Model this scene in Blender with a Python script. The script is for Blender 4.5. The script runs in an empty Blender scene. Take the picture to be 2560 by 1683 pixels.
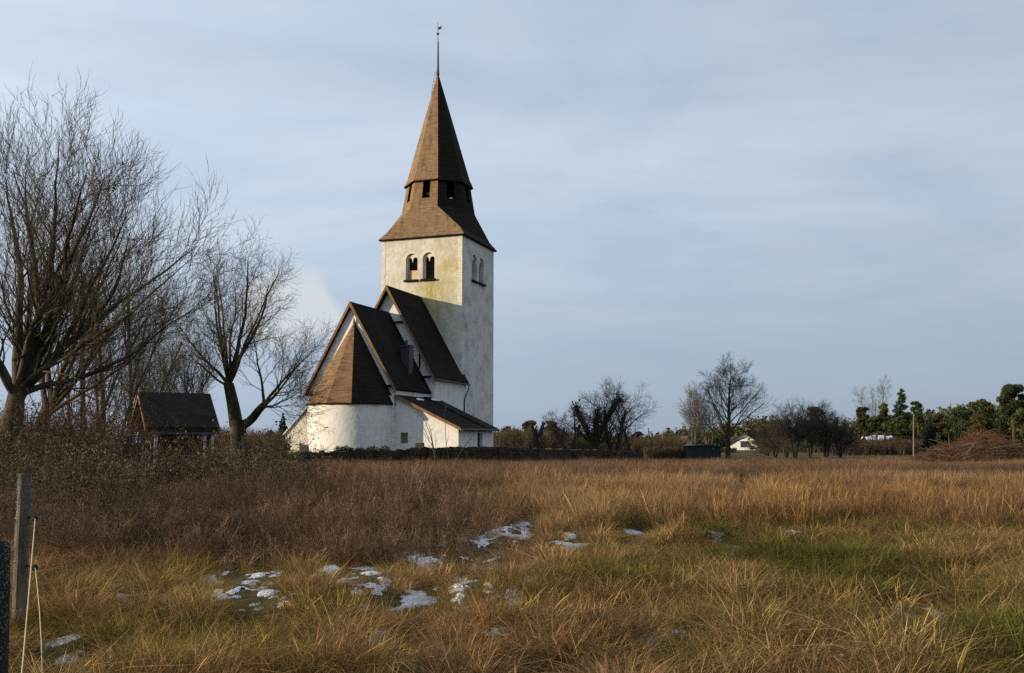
import bpy, math, random
import numpy as np
from mathutils import Vector, Matrix

sc = bpy.context.scene
R = math.radians

# ------------------------------------------------------------------ camera
F_PX, W_PX, H_PX, HOR = 2400.0, 2560.0, 1683.0, 1106.0
EYE = 1.65
PIT = math.atan((HOR - H_PX / 2) / F_PX)
cam = bpy.data.cameras.new("camera")
cam.sensor_width = 36.0
cam.lens = F_PX / W_PX * 36.0
cam.clip_start = 0.1
cam.clip_end = 6000.0
cam_ob = bpy.data.objects.new("camera", cam)
cam_ob.location = (0, 0, EYE)
cam_ob.rotation_euler = (R(90) + PIT, 0, 0)
sc.collection.objects.link(cam_ob)
sc.camera = cam_ob

# ------------------------------------------------------------------ sun and sky
SUN_AZ, SUN_EL = R(-105.0), R(11.5)          # azimuth from +Y towards +X
S_DIR = Vector((math.sin(SUN_AZ) * math.cos(SUN_EL), math.cos(SUN_AZ) * math.cos(SUN_EL), math.sin(SUN_EL)))
sun = bpy.data.lights.new("sun", 'SUN')
sun.energy = 5.0
sun.angle = R(0.6)
sun.color = (1.0, 0.82, 0.58)
sun_ob = bpy.data.objects.new("sun", sun)
sun_ob.rotation_euler = (-S_DIR).to_track_quat('-Z', 'Y').to_euler()
sc.collection.objects.link(sun_ob)

world = bpy.data.worlds.new("World")
sc.world = world
world.use_nodes = True
wt = world.node_tree
wt.nodes.clear()


def wn(kind, **kw):
    n = wt.nodes.new(kind)
    for k, v in kw.items():
        setattr(n, k, v)
    return n


def build_sky():
    L = wt.links.new
    out = wn('ShaderNodeOutputWorld')
    bg = wn('ShaderNodeBackground')
    bg.inputs['Strength'].default_value = 0.1
    sky = wn('ShaderNodeTexSky', sky_type='NISHITA')
    sky.sun_disc = False
    sky.sun_elevation = SUN_EL
    sky.sun_rotation = SUN_AZ
    sky.altitude = 30
    sky.air_density = 1.0
    sky.dust_density = 1.2
    sky.ozone_density = 1.5
    tc = wn('ShaderNodeTexCoord')
    sep = wn('ShaderNodeSeparateXYZ')
    L(tc.outputs['Generated'], sep.inputs[0])
    # flat cloud layer: direction projected on a plane overhead
    ad = wn('ShaderNodeMath', operation='ADD'); ad.inputs[1].default_value = 0.16
    mx = wn('ShaderNodeMath', operation='MAXIMUM'); mx.inputs[1].default_value = 0.0
    L(sep.outputs[2], mx.inputs[0]); L(mx.outputs[0], ad.inputs[0])
    dx = wn('ShaderNodeMath', operation='DIVIDE'); dy = wn('ShaderNodeMath', operation='DIVIDE')
    L(sep.outputs[0], dx.inputs[0]); L(ad.outputs[0], dx.inputs[1])
    L(sep.outputs[1], dy.inputs[0]); L(ad.outputs[0], dy.inputs[1])
    cmb = wn('ShaderNodeCombineXYZ')
    L(dx.outputs[0], cmb.inputs[0]); L(dy.outputs[0], cmb.inputs[1])
    mp = wn('ShaderNodeMapping')
    mp.inputs['Rotation'].default_value = (0, 0, R(14))
    mp.inputs['Scale'].default_value = (0.75, 1.0, 1)
    mp.inputs['Location'].default_value = (3.3, 1.7, 0)
    L(cmb.outputs[0], mp.inputs[0])
    n1 = wn('ShaderNodeTexNoise'); n1.inputs['Scale'].default_value = 1.5
    n1.inputs['Detail'].default_value = 9; n1.inputs['Roughness'].default_value = 0.58
    n1.inputs['Distortion'].default_value = 0.35
    L(mp.outputs[0], n1.inputs['Vector'])
    r1 = wn('ShaderNodeMapRange'); r1.inputs['From Min'].default_value = 0.3; r1.inputs['From Max'].default_value = 0.72
    L(n1.outputs['Fac'], r1.inputs['Value'])
    ramp = wn('ShaderNodeValToRGB')
    ramp.color_ramp.elements[0].color = (4.4, 5.4, 6.95, 1)
    ramp.color_ramp.elements[1].color = (6.25, 6.95, 7.75, 1)
    L(r1.outputs[0], ramp.inputs[0])
    # low band of grey-blue cloud near the horizon
    band = wn('ShaderNodeMapRange'); band.interpolation_type = 'SMOOTHSTEP'
    band.inputs['From Min'].default_value = 0.01; band.inputs['From Max'].default_value = 0.24
    L(sep.outputs[2], band.inputs['Value'])
    lowmix = wn('ShaderNodeMix', data_type='RGBA')
    lowmix.inputs[6].default_value = (3.5, 4.35, 5.6, 1)
    L(band.outputs[0], lowmix.inputs[0]); L(ramp.outputs[0], lowmix.inputs[7])
    # layered streaks above the horizon
    mp2 = wn('ShaderNodeMapping'); mp2.inputs['Scale'].default_value = (1.3, 1.3, 13)
    mp2.inputs['Rotation'].default_value = (0, R(2.0), 0)
    L(tc.outputs['Generated'], mp2.inputs[0])
    n2 = wn('ShaderNodeTexNoise'); n2.inputs['Scale'].default_value = 1.3; n2.inputs['Detail'].default_value = 5
    n2.inputs['Distortion'].default_value = 0.25
    L(mp2.outputs[0], n2.inputs['Vector'])
    r2 = wn('ShaderNodeMapRange'); r2.inputs['From Min'].default_value = 0.3; r2.inputs['From Max'].default_value = 0.72
    r2.inputs['To Min'].default_value = 0.95; r2.inputs['To Max'].default_value = 1.05
    L(n2.outputs['Fac'], r2.inputs['Value'])
    mul = wn('ShaderNodeMix', data_type='RGBA', blend_type='MULTIPLY'); mul.inputs[0].default_value = 1.0
    L(lowmix.outputs[2], mul.inputs[6]); L(r2.outputs[0], mul.inputs[7])
    # the clouds are brighter on the sun's side
    sd = wn('ShaderNodeMapRange'); sd.inputs['From Min'].default_value = -0.55; sd.inputs['From Max'].default_value = 0.55
    sd.inputs['To Min'].default_value = 1.12; sd.inputs['To Max'].default_value = 0.80
    L(sep.outputs[0], sd.inputs['Value'])
    mul2 = wn('ShaderNodeMix', data_type='RGBA', blend_type='MULTIPLY'); mul2.inputs[0].default_value = 1.0
    L(mul.outputs[2], mul2.inputs[6]); L(sd.outputs[0], mul2.inputs[7])
    # one cumulus head low in the sky behind the chancel
    dv = Vector((-0.225, 0.965, 0.135)).normalized()
    nrm = wn('ShaderNodeVectorMath', operation='SUBTRACT'); nrm.inputs[1].default_value = dv
    L(tc.outputs['Generated'], nrm.inputs[0])
    scl = wn('ShaderNodeVectorMath', operation='MULTIPLY'); scl.inputs[1].default_value = (1, 1, 1.25)
    L(nrm.outputs[0], scl.inputs[0])
    ln = wn('ShaderNodeVectorMath', operation='LENGTH'); L(scl.outputs[0], ln.inputs[0])
    n3 = wn('ShaderNodeTexNoise'); n3.inputs['Scale'].default_value = 26; n3.inputs['Detail'].default_value = 6
    L(tc.outputs['Generated'], n3.inputs['Vector'])
    m3 = wn('ShaderNodeMath', operation='MULTIPLY_ADD'); m3.inputs[1].default_value = 0.05; 
    L(n3.outputs['Fac'], m3.inputs[0]); L(ln.outputs['Value'], m3.inputs[2])
    r3 = wn('ShaderNodeMapRange'); r3.interpolation_type = 'SMOOTHSTEP'
    r3.inputs['From Min'].default_value = 0.062; r3.inputs['From Max'].default_value = 0.084
    r3.inputs['To Min'].default_value = 0.85; r3.inputs['To Max'].default_value = 0.0
    L(m3.outputs[0], r3.inputs['Value'])
    cum = wn('ShaderNodeMix', data_type='RGBA'); cum.inputs[7].default_value = (6.5, 6.75, 7.1, 1)
    L(r3.outputs[0], cum.inputs[0]); L(mul2.outputs[2], cum.inputs[6])
    # clouds over the clear sky
    fin = wn('ShaderNodeMix', data_type='RGBA'); fin.inputs[0].default_value = 0.86
    L(sky.outputs[0], fin.inputs[6]); L(cum.outputs[2], fin.inputs[7])
    L(fin.outputs[2], bg.inputs['Color'])
    L(bg.outputs[0], out.inputs[0])


build_sky()
sc.view_settings.view_transform = 'Standard'
sc.view_settings.look = 'None'
sc.view_settings.exposure = 0.2
sc.view_settings.gamma = 1.0
sc.cycles.max_bounces = 5
sc.cycles.diffuse_bounces = 2
sc.cycles.use_denoising = False
sc.cycles.adaptive_threshold = 0.015
sc.cycles.transparent_max_bounces = 4

# ------------------------------------------------------------------ helpers
cP, sP = math.cos(PIT), math.sin(PIT)


def at(px, py, Y):
    """world point at depth Y seen at that place of the 2560 px wide photograph (used to read off positions)"""
    a = (px - W_PX / 2) / F_PX
    b = (H_PX / 2 - py) / F_PX
    t = Y / (cP - b * sP)
    return (a * t, Y, EYE + (sP + b * cP) * t)


def gx(px, Y):
    return at(px, HOR, Y)[0]


class MB:
    def __init__(s):
        s.v, s.f, s.m = [], [], []

    def add(s, vs, fs, mi=0):
        o = len(s.v)
        s.v += [tuple(p) for p in vs]
        s.f += [tuple(i + o for i in q) for q in fs]
        s.m += [mi] * len(fs)

    def quad(s, a, b, c, d, mi=0):
        s.add([a, b, c, d], [(0, 1, 2, 3)], mi)

    def box(s, x0, x1, y0, y1, z0, z1, mi=0):
        s.add([(x0, y0, z0), (x1, y0, z0), (x1, y1, z0), (x0, y1, z0), (x0, y0, z1), (x1, y0, z1), (x1, y1, z1), (x0, y1, z1)],
              [(0, 3, 2, 1), (4, 5, 6, 7), (0, 1, 5, 4), (1, 2, 6, 5), (2, 3, 7, 6), (3, 0, 4, 7)], mi)

    def hexa(s, p, mi=0):
        """8 corner points: bottom ring of four, top ring of four"""
        s.add(p, [(0, 3, 2, 1), (4, 5, 6, 7), (0, 1, 5, 4), (1, 2, 6, 5), (2, 3, 7, 6), (3, 0, 4, 7)], mi)

    def prism(s, poly, vec, mi=0):
        """polygon (3D points) swept along vec, closed"""
        n = len(poly)
        q = [tuple(a + b for a, b in zip(p, vec)) for p in poly]
        fs = [tuple(range(n - 1, -1, -1)), tuple(range(n, 2 * n))]
        fs += [(i, (i + 1) % n, (i + 1) % n + n, i + n) for i in range(n)]
        s.add(list(poly) + q, fs, mi)

    def tube(s, pts, rads, k=8, mi=0, cap=True):
        P = [Vector(p) for p in pts]
        n = len(P)
        vs = []
        ref = Vector((0.3, 0.2, 1)) if abs((P[-1] - P[0]).normalized().z) < 0.9 else Vector((1, 0.1, 0))
        for i in range(n):
            t = (P[min(i + 1, n - 1)] - P[max(i - 1, 0)]).normalized()
            a = t.cross(ref).normalized()
            b = t.cross(a)
            for j in range(k):
                th = 2 * math.pi * j / k
                vs.append(P[i] + (a * math.cos(th) + b * math.sin(th)) * rads[i])
        fs = []
        for i in range(n - 1):
            for j in range(k):
                fs.append((i * k + j, i * k + (j + 1) % k, (i + 1) * k + (j + 1) % k, (i + 1) * k + j))
        if cap:
            fs.append(tuple(range(k - 1, -1, -1)))
            fs.append(tuple((n - 1) * k + j for j in range(k)))
        s.add(vs, fs, mi)

    def build(s, name, mats, parent=None, smooth=False):
        if not isinstance(mats, (list, tuple)):
            mats = [mats]
        me = bpy.data.meshes.new(name)
        me.from_pydata(s.v, [], s.f)
        for m in mats:
            me.materials.append(m)
        if len(mats) > 1:
            me.polygons.foreach_set('material_index', s.m)
        if smooth:
            me.polygons.foreach_set('use_smooth', [True] * len(me.polygons))
        me.update()
        return link(name, me, parent)


def link(name, me, parent=None):
    o = bpy.data.objects.new(name, me)
    sc.collection.objects.link(o)
    if parent is not None:
        o.parent = parent
    return o


def np_mesh(name, V, polys, mat, parent=None, smooth=False, link_it=True, attrs=None):
    """V (n,3); polys: list of (m,k) index arrays"""
    me = bpy.data.meshes.new(name)
    V = np.asarray(V, np.float32)
    me.vertices.add(len(V))
    me.vertices.foreach_set('co', V.ravel())
    loops = np.concatenate([p.ravel() for p in polys]).astype(np.int32)
    tot = np.concatenate([np.full(len(p), p.shape[1], np.int32) for p in polys])
    st = np.concatenate([[0], np.cumsum(tot)[:-1]]).astype(np.int32)
    me.loops.add(len(loops))
    me.loops.foreach_set('vertex_index', loops)
    me.polygons.add(len(tot))
    me.polygons.foreach_set('loop_start', st)
    me.polygons.foreach_set('loop_total', tot)
    if smooth:
        me.polygons.foreach_set('use_smooth', np.ones(len(tot), bool))
    me.update(calc_edges=True)
    for nm, arr in (attrs or {}).items():
        a = me.attributes.new(nm, 'FLOAT', 'POINT')
        a.data.foreach_set('value', np.asarray(arr, np.float32))
    me.materials.append(mat)
    if not link_it:
        return me
    return link(name, me, parent)


def tag(o, label, cat, group=None, kind=None):
    o['label'] = label
    o['category'] = cat
    if group:
        o['group'] = group
    if kind:
        o['kind'] = kind
    return o


def thing(name, label, cat, loc=(0, 0, 0), rz=0.0, group=None):
    o = bpy.data.objects.new(name, None)
    sc.collection.objects.link(o)
    o.location = loc
    o.rotation_euler = (0, 0, rz)
    o.empty_display_size = 0.3
    return tag(o, label, cat, group)


def setting(o, kind='structure'):
    o['kind'] = kind
    return o


def copy_thing(root, loc, rz, label, scale=1.0):
    r = root.copy()
    sc.collection.objects.link(r)
    r.location = loc
    r.rotation_euler = (0, 0, rz)
    r.scale = (scale,) * 3 if not isinstance(scale, tuple) else scale
    r['label'] = label
    for chd in root.children:
        c = chd.copy()
        sc.collection.objects.link(c)
        c.parent = r
        for g in chd.children:
            d = g.copy()
            sc.collection.objects.link(d)
            d.parent = c
    return r


# ------------------------------------------------------------------ materials
def ramp_mat(name, cols, scale=2.0, detail=6, rough=0.85, bump=0.0, bscale=None, stretch=(1, 1, 1), distortion=0.0,
             lo=0.3, hi=0.7, spec=0.2, bdist=0.02):
    m = bpy.data.materials.new(name)
    m.use_nodes = True
    t = m.node_tree
    b = t.nodes['Principled BSDF']
    b.inputs['Roughness'].default_value = rough
    b.inputs['Specular IOR Level'].default_value = spec
    tc = t.nodes.new('ShaderNodeTexCoord')
    mp = t.nodes.new('ShaderNodeMapping')
    mp.inputs['Scale'].default_value = stretch
    t.links.new(tc.outputs['Object'], mp.inputs[0])
    n = t.nodes.new('ShaderNodeTexNoise')
    n.inputs['Scale'].default_value = scale
    n.inputs['Detail'].default_value = detail
    n.inputs['Roughness'].default_value = 0.6
    n.inputs['Distortion'].default_value = distortion
    t.links.new(mp.outputs[0], n.inputs['Vector'])
    r = t.nodes.new('ShaderNodeValToRGB')
    el = r.color_ramp.elements
    while len(el) < len(cols):
        el.new(0.5)
    for i, c in enumerate(cols):
        el[i].position = lo + (hi - lo) * i / max(1, len(cols) - 1)
        el[i].color = (*c, 1)
    t.links.new(n.outputs['Fac'], r.inputs[0])
    t.links.new(r.outputs[0], b.inputs['Base Color'])
    if bump:
        n2 = t.nodes.new('ShaderNodeTexNoise')
        n2.inputs['Scale'].default_value = bscale or scale * 3
        n2.inputs['Detail'].default_value = 5
        t.links.new(mp.outputs[0], n2.inputs['Vector'])
        bp = t.nodes.new('ShaderNodeBump')
        bp.inputs['Strength'].default_value = bump
        bp.inputs['Distance'].default_value = bdist
        t.links.new(n2.outputs['Fac'], bp.inputs['Height'])
        t.links.new(bp.outputs[0], b.inputs['Normal'])
    m['nodes_ready'] = 1
    return m


def mix_in(m, fac_socket, col):
    """mix a further colour over a ramp_mat's base colour"""
    t = m.node_tree
    b = t.nodes['Principled BSDF']
    src = b.inputs['Base Color'].links[0].from_socket
    mx = t.nodes.new('ShaderNodeMix')
    mx.data_type = 'RGBA'
    mx.inputs[7].default_value = (*col, 1)
    t.links.new(src, mx.inputs[6])
    t.links.new(fac_socket, mx.inputs[0])
    t.links.new(mx.outputs[2], b.inputs['Base Color'])


def masked_noise(m, center, radius, scale, lo, hi, top=1.0, stretch=(1, 1, 1)):
    """soft blob in object space times a noise: the factor of a stain"""
    t = m.node_tree
    L = t.links.new
    tc = t.nodes.new('ShaderNodeTexCoord')
    sb = t.nodes.new('ShaderNodeVectorMath'); sb.operation = 'SUBTRACT'; sb.inputs[1].default_value = center
    L(tc.outputs['Object'], sb.inputs[0])
    dv = t.nodes.new('ShaderNodeVectorMath'); dv.operation = 'DIVIDE'; dv.inputs[1].default_value = radius
    L(sb.outputs[0], dv.inputs[0])
    ln = t.nodes.new('ShaderNodeVectorMath'); ln.operation = 'LENGTH'
    L(dv.outputs[0], ln.inputs[0])
    fa = t.nodes.new('ShaderNodeMapRange'); fa.interpolation_type = 'SMOOTHSTEP'
    fa.inputs['From Min'].default_value = 1.0; fa.inputs['From Max'].default_value = 0.0
    L(ln.outputs['Value'], fa.inputs['Value'])
    mp = t.nodes.new('ShaderNodeMapping'); mp.inputs['Scale'].default_value = stretch
    L(tc.outputs['Object'], mp.inputs[0])
    n = t.nodes.new('ShaderNodeTexNoise'); n.inputs['Scale'].default_value = scale; n.inputs['Detail'].default_value = 6
    n.inputs['Roughness'].default_value = 0.65
    L(mp.outputs[0], n.inputs['Vector'])
    rr = t.nodes.new('ShaderNodeMapRange'); rr.inputs['From Min'].default_value = lo; rr.inputs['From Max'].default_value = hi
    rr.inputs['To Max'].default_value = top
    L(n.outputs['Fac'], rr.inputs['Value'])
    mu = t.nodes.new('ShaderNodeMath'); mu.operation = 'MULTIPLY'
    L(fa.outputs[0], mu.inputs[0]); L(rr.outputs[0], mu.inputs[1])
    return mu.outputs[0]


def boards_mat(name, cols, course=0.22, rough=0.8, bump=0.5, spec=0.2):
    """horizontal tarred boards: a thin groove per course, streaks along the boards"""
    m = ramp_mat(name, cols, scale=1.6, detail=7, rough=rough, stretch=(0.8, 0.8, 6.0), lo=0.28, hi=0.72, spec=spec)
    t = m.node_tree
    L = t.links.new
    b = t.nodes['Principled BSDF']
    tc = t.nodes.new('ShaderNodeTexCoord')
    w = t.nodes.new('ShaderNodeTexWave')
    w.wave_type = 'BANDS'; w.bands_direction = 'Z'; w.wave_profile = 'SAW'
    w.inputs['Scale'].default_value = 1.0 / course / 2 / 3.14159 * 3.14159 * 0.32
    w.inputs['Distortion'].default_value = 0.6
    w.inputs['Detail'].default_value = 2
    w.inputs['Detail Scale'].default_value = 1.5
    L(tc.outputs['Object'], w.inputs['Vector'])
    bp = t.nodes.new('ShaderNodeBump'); bp.inputs['Strength'].default_value = bump; bp.inputs['Distance'].default_value = 0.05
    L(w.outputs['Fac'], bp.inputs['Height'])
    L(bp.outputs[0], b.inputs['Normal'])
    return m


M = {}
M['plaster_white'] = ramp_mat('limewashed_plaster', [(.42, .42, .41), (.62, .615, .59), (.70, .69, .665)], scale=0.9, rough=.9, bump=.55, bscale=2.6, bdist=.06, lo=.26, hi=.5)
mp_ = M['plaster_tower'] = ramp_mat('weathered_tower_plaster', [(.28, .28, .27), (.50, .49, .455), (.64, .63, .595)], scale=.9, rough=.92, bump=.8, bscale=3.2, bdist=.07, lo=.25, hi=.56)
mix_in(mp_, masked_noise(mp_, (0, 12.0, 16.0), (9, .7, 12), 1.6, .22, .62, .8), (.52, .46, .33))
mix_in(mp_, masked_noise(mp_, (0.9, 12.0, 14.4), (2.6, .8, 2.9), 2.2, .34, .60, .95, (1.6, 1, .35)), (.36, .30, .045))
mix_in(mp_, masked_noise(mp_, (1.6, 12.0, 12.2), (2.8, .8, 4.2), 1.6, .34, .62, .7), (.22, .24, .10))
mix_in(mp_, masked_noise(mp_, (2.6, 12.0, 16.5), (2.6, .8, 4.5), 1.2, .34, .60, .9), (.40, .33, .14))
mix_in(mp_, masked_noise(mp_, (3.8, 16.0, 10.0), (.8, 6.0, 12), 1.3, .50, .76, .4, (1, 1, .6)), (.24, .245, .25))
for k_ in ('plaster_white',):
    mix_in(M[k_], masked_noise(M[k_], (3.5, 3, 0), (14, 14, 1.5), 1.8, .34, .66, .8), (.24, .23, .17))
    mix_in(M[k_], masked_noise(M[k_], (3.5, 3, 3), (30, 30, 30), 2.4, .52, .74, .55, (1.6, 1.6, .3)), (.33, .335, .33))
M['surround'] = ramp_mat('window_surround_plaster', [(.55, .51, .42), (.68, .64, .54)], scale=3, bump=.3)
M['limestone'] = ramp_mat('pale_limestone', [(.50, .46, .36), (.72, .68, .56)], scale=3.5, bump=.5, bscale=8)
M['board_brown'] = boards_mat('bleached_sunlit_boards', [(.120, .070, .036), (.21, .132, .070), (.295, .198, .108)])  # bleached brown, kept for the spire faces turned to the sun
M['board_dark'] = boards_mat('tarred_and_shaded_boards', [(.009, .007, .007), (.018, .013, .011), (.032, .022, .017)], rough=.85, spec=.08)  # tarred ledges and sills, and the shaded side of spire and apse roof
M['roof_tar'] = ramp_mat('black_tarred_roof', [(.006, .0055, .006), (.011, .009, .009), (.019, .014, .012)], scale=1.2, stretch=(1, .5, .6), rough=.85, spec=.08, bump=.25, bscale=4)
M['apse_tile'] = boards_mat('brown_roof_shingles', [(.105, .058, .029), (.195, .115, .058), (.285, .178, .095)], course=.16)
for k_, c_ in (('board_brown', (.055, .03, .016)), ('apse_tile', (.055, .03, .017))):
    mix_in(M[k_], masked_noise(M[k_], (0, 14, 20), (60, 60, 60), 1.9, .48, .68, .62, (1.5, 1.5, .16)), c_)
M['verge'] = ramp_mat('verge_board', [(.13, .075, .036), (.24, .14, .068)], scale=2, stretch=(1, 1, .3), bump=.2)
M['iron'] = ramp_mat('black_iron', [(.018, .02, .024), (.04, .042, .048)], scale=4, rough=.5, spec=.4)
M['dark_inside'] = ramp_mat('dark_wood_and_interior', [(.012, .010, .008), (.03, .024, .018)], scale=3)
M['shutter'] = ramp_mat('weathered_board', [(.34, .26, .16), (.5, .40, .26)], scale=3, stretch=(3, 3, .4))
M['door_dark'] = ramp_mat('dark_door_wood', [(.02, .02, .024), (.035, .034, .036)], scale=3, stretch=(4, 4, .4))
M['window_board'] = ramp_mat('brown_window_board', [(.12, .095, .05), (.20, .16, .09)], scale=4)
M['rust_metal'] = ramp_mat('grey_metal', [(.06, .065, .07), (.11, .115, .12)], scale=3, rough=.45, spec=.5)
M['wall_stone'] = ramp_mat('dark_drystone', [(.018, .014, .011), (.045, .034, .026), (.085, .066, .050)], scale=2.2, bump=.6, bscale=6)
M['grave_dark'] = ramp_mat('dark_granite', [(.03, .034, .036), (.06, .065, .066)], scale=5, rough=.5)
M['grave_pale'] = ramp_mat('pale_gravestone', [(.28, .25, .19), (.44, .40, .32)], scale=4, bump=.4)
M['bark'] = ramp_mat('grey_brown_bark', [(.024, .019, .013), (.060, .047, .029), (.115, .090, .053)], scale=2.5, stretch=(1, 1, .35), bump=.8, bscale=8, bdist=.03)
M['bark_moss'] = ramp_mat('mossy_bark', [(.012, .010, .007), (.034, .028, .016), (.085, .070, .024)], scale=1.6, stretch=(1, 1, .5), bump=.8, bscale=6, bdist=.04)
M['twig'] = ramp_mat('bare_twigs', [(.040, .031, .019), (.082, .064, .039), (.125, .10, .060)], scale=1.3)
M['twig_red'] = ramp_mat('reddish_twigs', [(.06, .028, .018), (.13, .062, .036), (.22, .11, .058)], scale=1.6)
M['twig_scrub'] = ramp_mat('brown_scrub_twigs', [(.045, .034, .020), (.09, .068, .038), (.14, .105, .06)], scale=1.0)
M['branch_grey'] = ramp_mat('cut_grey_branches', [(.07, .05, .036), (.14, .105, .078), (.2, .16, .12)], scale=1.5)
M['twig_dark'] = ramp_mat('dark_twigs', [(.022, .019, .015), (.048, .039, .028), (.08, .065, .045)], scale=1.0)
M['twig_pale'] = ramp_mat('pale_bare_twigs', [(.075, .062, .042), (.13, .11, .078)], scale=1.0)
M['twig_bush'] = ramp_mat('thicket_twigs', [(.030, .022, .015), (.080, .056, .036), (.14, .10, .066)], scale=1.0)
M['leaf_grey'] = ramp_mat('grey_green_leaves', [(.048, .040, .019), (.085, .072, .034), (.125, .105, .056)], scale=3)
M['leaf_brown'] = ramp_mat('withered_leaves', [(.055, .030, .014), (.11, .06, .028)], scale=3)
M['pine'] = ramp_mat('pine_needles', [(.013, .020, .010), (.034, .046, .018), (.066, .076, .028)], scale=.45)
M['pine_light'] = ramp_mat('olive_pine_needles', [(.022, .028, .010), (.055, .060, .020), (.095, .090, .030)], scale=.5)
M['spruce'] = ramp_mat('spruce_needles', [(.008, .014, .010), (.018, .028, .017), (.03, .042, .022)], scale=.6)
M['hedge'] = ramp_mat('evergreen_leaves', [(.008, .018, .005), (.020, .042, .010), (.042, .075, .018)], scale=2.5)
M['pine_bark'] = ramp_mat('pine_bark', [(.035, .026, .018), (.10, .062, .036)], scale=2, stretch=(1, 1, .4))
M['shed_red'] = ramp_mat('faded_red_paint', [(.045, .011, .011), (.085, .021, .018)], scale=2, stretch=(6, 6, .4), bump=.3)
M['white_paint'] = ramp_mat('white_paint', [(.62, .61, .57), (.78, .77, .74)], scale=3)
M['thatch'] = ramp_mat('mossy_dark_roof', [(.007, .006, .005), (.015, .0135, .010), (.032, .028, .018)], scale=1.6, bump=.8, bscale=5, bdist=.06)
M['house_white'] = ramp_mat('pale_render', [(.50, .46, .38), (.62, .58, .49)], scale=1.2, bump=.2)
M['house_cream'] = ramp_mat('cream_render', [(.62, .58, .48), (.74, .70, .60)], scale=1.2)
M['roof_grey'] = ramp_mat('pale_metal_roof', [(.44, .46, .48), (.58, .60, .62)], scale=1.5)
M['roof_light'] = ramp_mat('white_sheet_roof', [(.66, .68, .68), (.78, .80, .80)], scale=1.5)
M['roof_tile'] = ramp_mat('brown_roof_tiles', [(.05, .034, .025), (.095, .065, .045)], scale=2)
M['roof_slate'] = ramp_mat('dark_grey_roof', [(.05, .055, .065), (.10, .105, .12)], scale=2)
M['hut_green'] = ramp_mat('dark_green_boards', [(.012, .020, .020), (.026, .036, .036)], scale=1.4, stretch=(5, 5, .5))
M['glass'] = ramp_mat('dark_window_glass', [(.02, .024, .03), (.05, .06, .075)], scale=2, rough=.15, spec=.5)
M['post_wood'] = ramp_mat('weathered_grey_post', [(.050, .042, .030), (.12, .105, .078), (.20, .18, .135)], scale=3.5, stretch=(3, 3, .5), bump=.9, bscale=14)
M['post_dark'] = ramp_mat('dark_wet_post', [(.012, .012, .013), (.03, .028, .027), (.05, .046, .042)], scale=4, stretch=(3, 3, .5), bump=.9, bscale=10)
M['lichen'] = ramp_mat('grey_lichen', [(.05, .065, .058), (.12, .14, .12), (.20, .21, .17)], scale=20)
M['rope'] = ramp_mat('pale_fence_rope', [(.40, .34, .22), (.55, .48, .34)], scale=10)
M['plastic'] = ramp_mat('black_plastic', [(.012, .012, .012), (.02, .02, .02)], scale=4, rough=.4)
M['pole'] = ramp_mat('pale_wooden_pole', [(.16, .135, .10), (.26, .22, .16)], scale=2)
M['snow'] = ramp_mat('old_snow', [(.55, .57, .61), (.74, .76, .80)], scale=7, rough=.7, bump=.8, bscale=30, bdist=.02)
M['stalk'] = ramp_mat('dark_seed_stalk', [(.035, .014, .009), (.07, .03, .018)], scale=6)
M['ground'] = ramp_mat('field_soil_and_moss', [(.050, .036, .018), (.085, .060, .028), (.060, .066, .020), (.11, .078, .036)], scale=.35, detail=9, rough=1, bump=.6, bscale=6, bdist=.05)


# ------------------------------------------------------------------ noise and ground height
def noise2(x, y, scale, seed, octaves=3):
    x = np.asarray(x, float) / scale
    y = np.asarray(y, float) / scale
    g = np.random.RandomState(seed).rand(128, 128)
    tot = np.zeros(np.broadcast(x, y).shape)
    amp, ws = 1.0, 0.0
    for o in range(octaves):
        xi = np.floor(x).astype(int); yi = np.floor(y).astype(int)
        fx = x - xi; fy = y - yi
        fx = fx * fx * (3 - 2 * fx); fy = fy * fy * (3 - 2 * fy)
        a = g[xi % 128, yi % 128]; b = g[(xi + 1) % 128, yi % 128]
        c = g[xi % 128, (yi + 1) % 128]; d = g[(xi + 1) % 128, (yi + 1) % 128]
        tot += amp * ((a * (1 - fx) + b * fx) * (1 - fy) + (c * (1 - fx) + d * fx) * fy)
        ws += amp
        amp *= .5
        x = x * 2.03 + 17.3; y = y * 2.03 + 5.1
    return tot / ws


def gh(x, y):
    t = np.clip((34 - np.asarray(y, float)) / 14, 0, 1) * np.clip((np.asarray(y, float) - 4) / 2, 0, 1)
    return (noise2(x, y, 2.2, 3, 3) - .5) * .14 + (noise2(x, y, .85, 4, 2) - .5) * .33 * t


def build_ground():
    def axis(a, b, step, far, grow):
        inner = list(np.arange(a, b, step)) + [b]
        s, v = step, b
        while v < far:
            s *= grow; v += s; inner.append(v)
        s, v = step, a
        while v > -far:
            s *= grow; v -= s; inner.insert(0, v)
        return np.array(inner)
    xs = axis(-14, 14, .2, 3500, 1.16)
    ys = axis(2, 36, .2, 3500, 1.16)
    X, Y = np.meshgrid(xs, ys, indexing='ij')
    fade = np.clip(1 - (np.hypot(X, Y - 20) - 60) / 60, 0, 1)
    Z = gh(X, Y) * fade
    V = np.stack([X, Y, Z], -1).reshape(-1, 3)
    nx, ny = X.shape
    i = np.arange((nx - 1) * (ny - 1))
    a = (i // (ny - 1)) * ny + i % (ny - 1)
    F = np.stack([a, a + ny, a + ny + 1, a + 1], -1)
    o = np_mesh('ground', V, [F], M['ground'], smooth=True)
    setting(o)
    o['label'] = 'brown and green winter meadow ground'


build_ground()


# ------------------------------------------------------------------ the church (local x = across to the right, y = along the axis away, z = up)
YAW = .34
church = thing('stone_church', 'white limewashed stone church with tall tower, brown boarded spire and round apse', 'church', (-11.83, 70.28, 0), -YAW)


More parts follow.
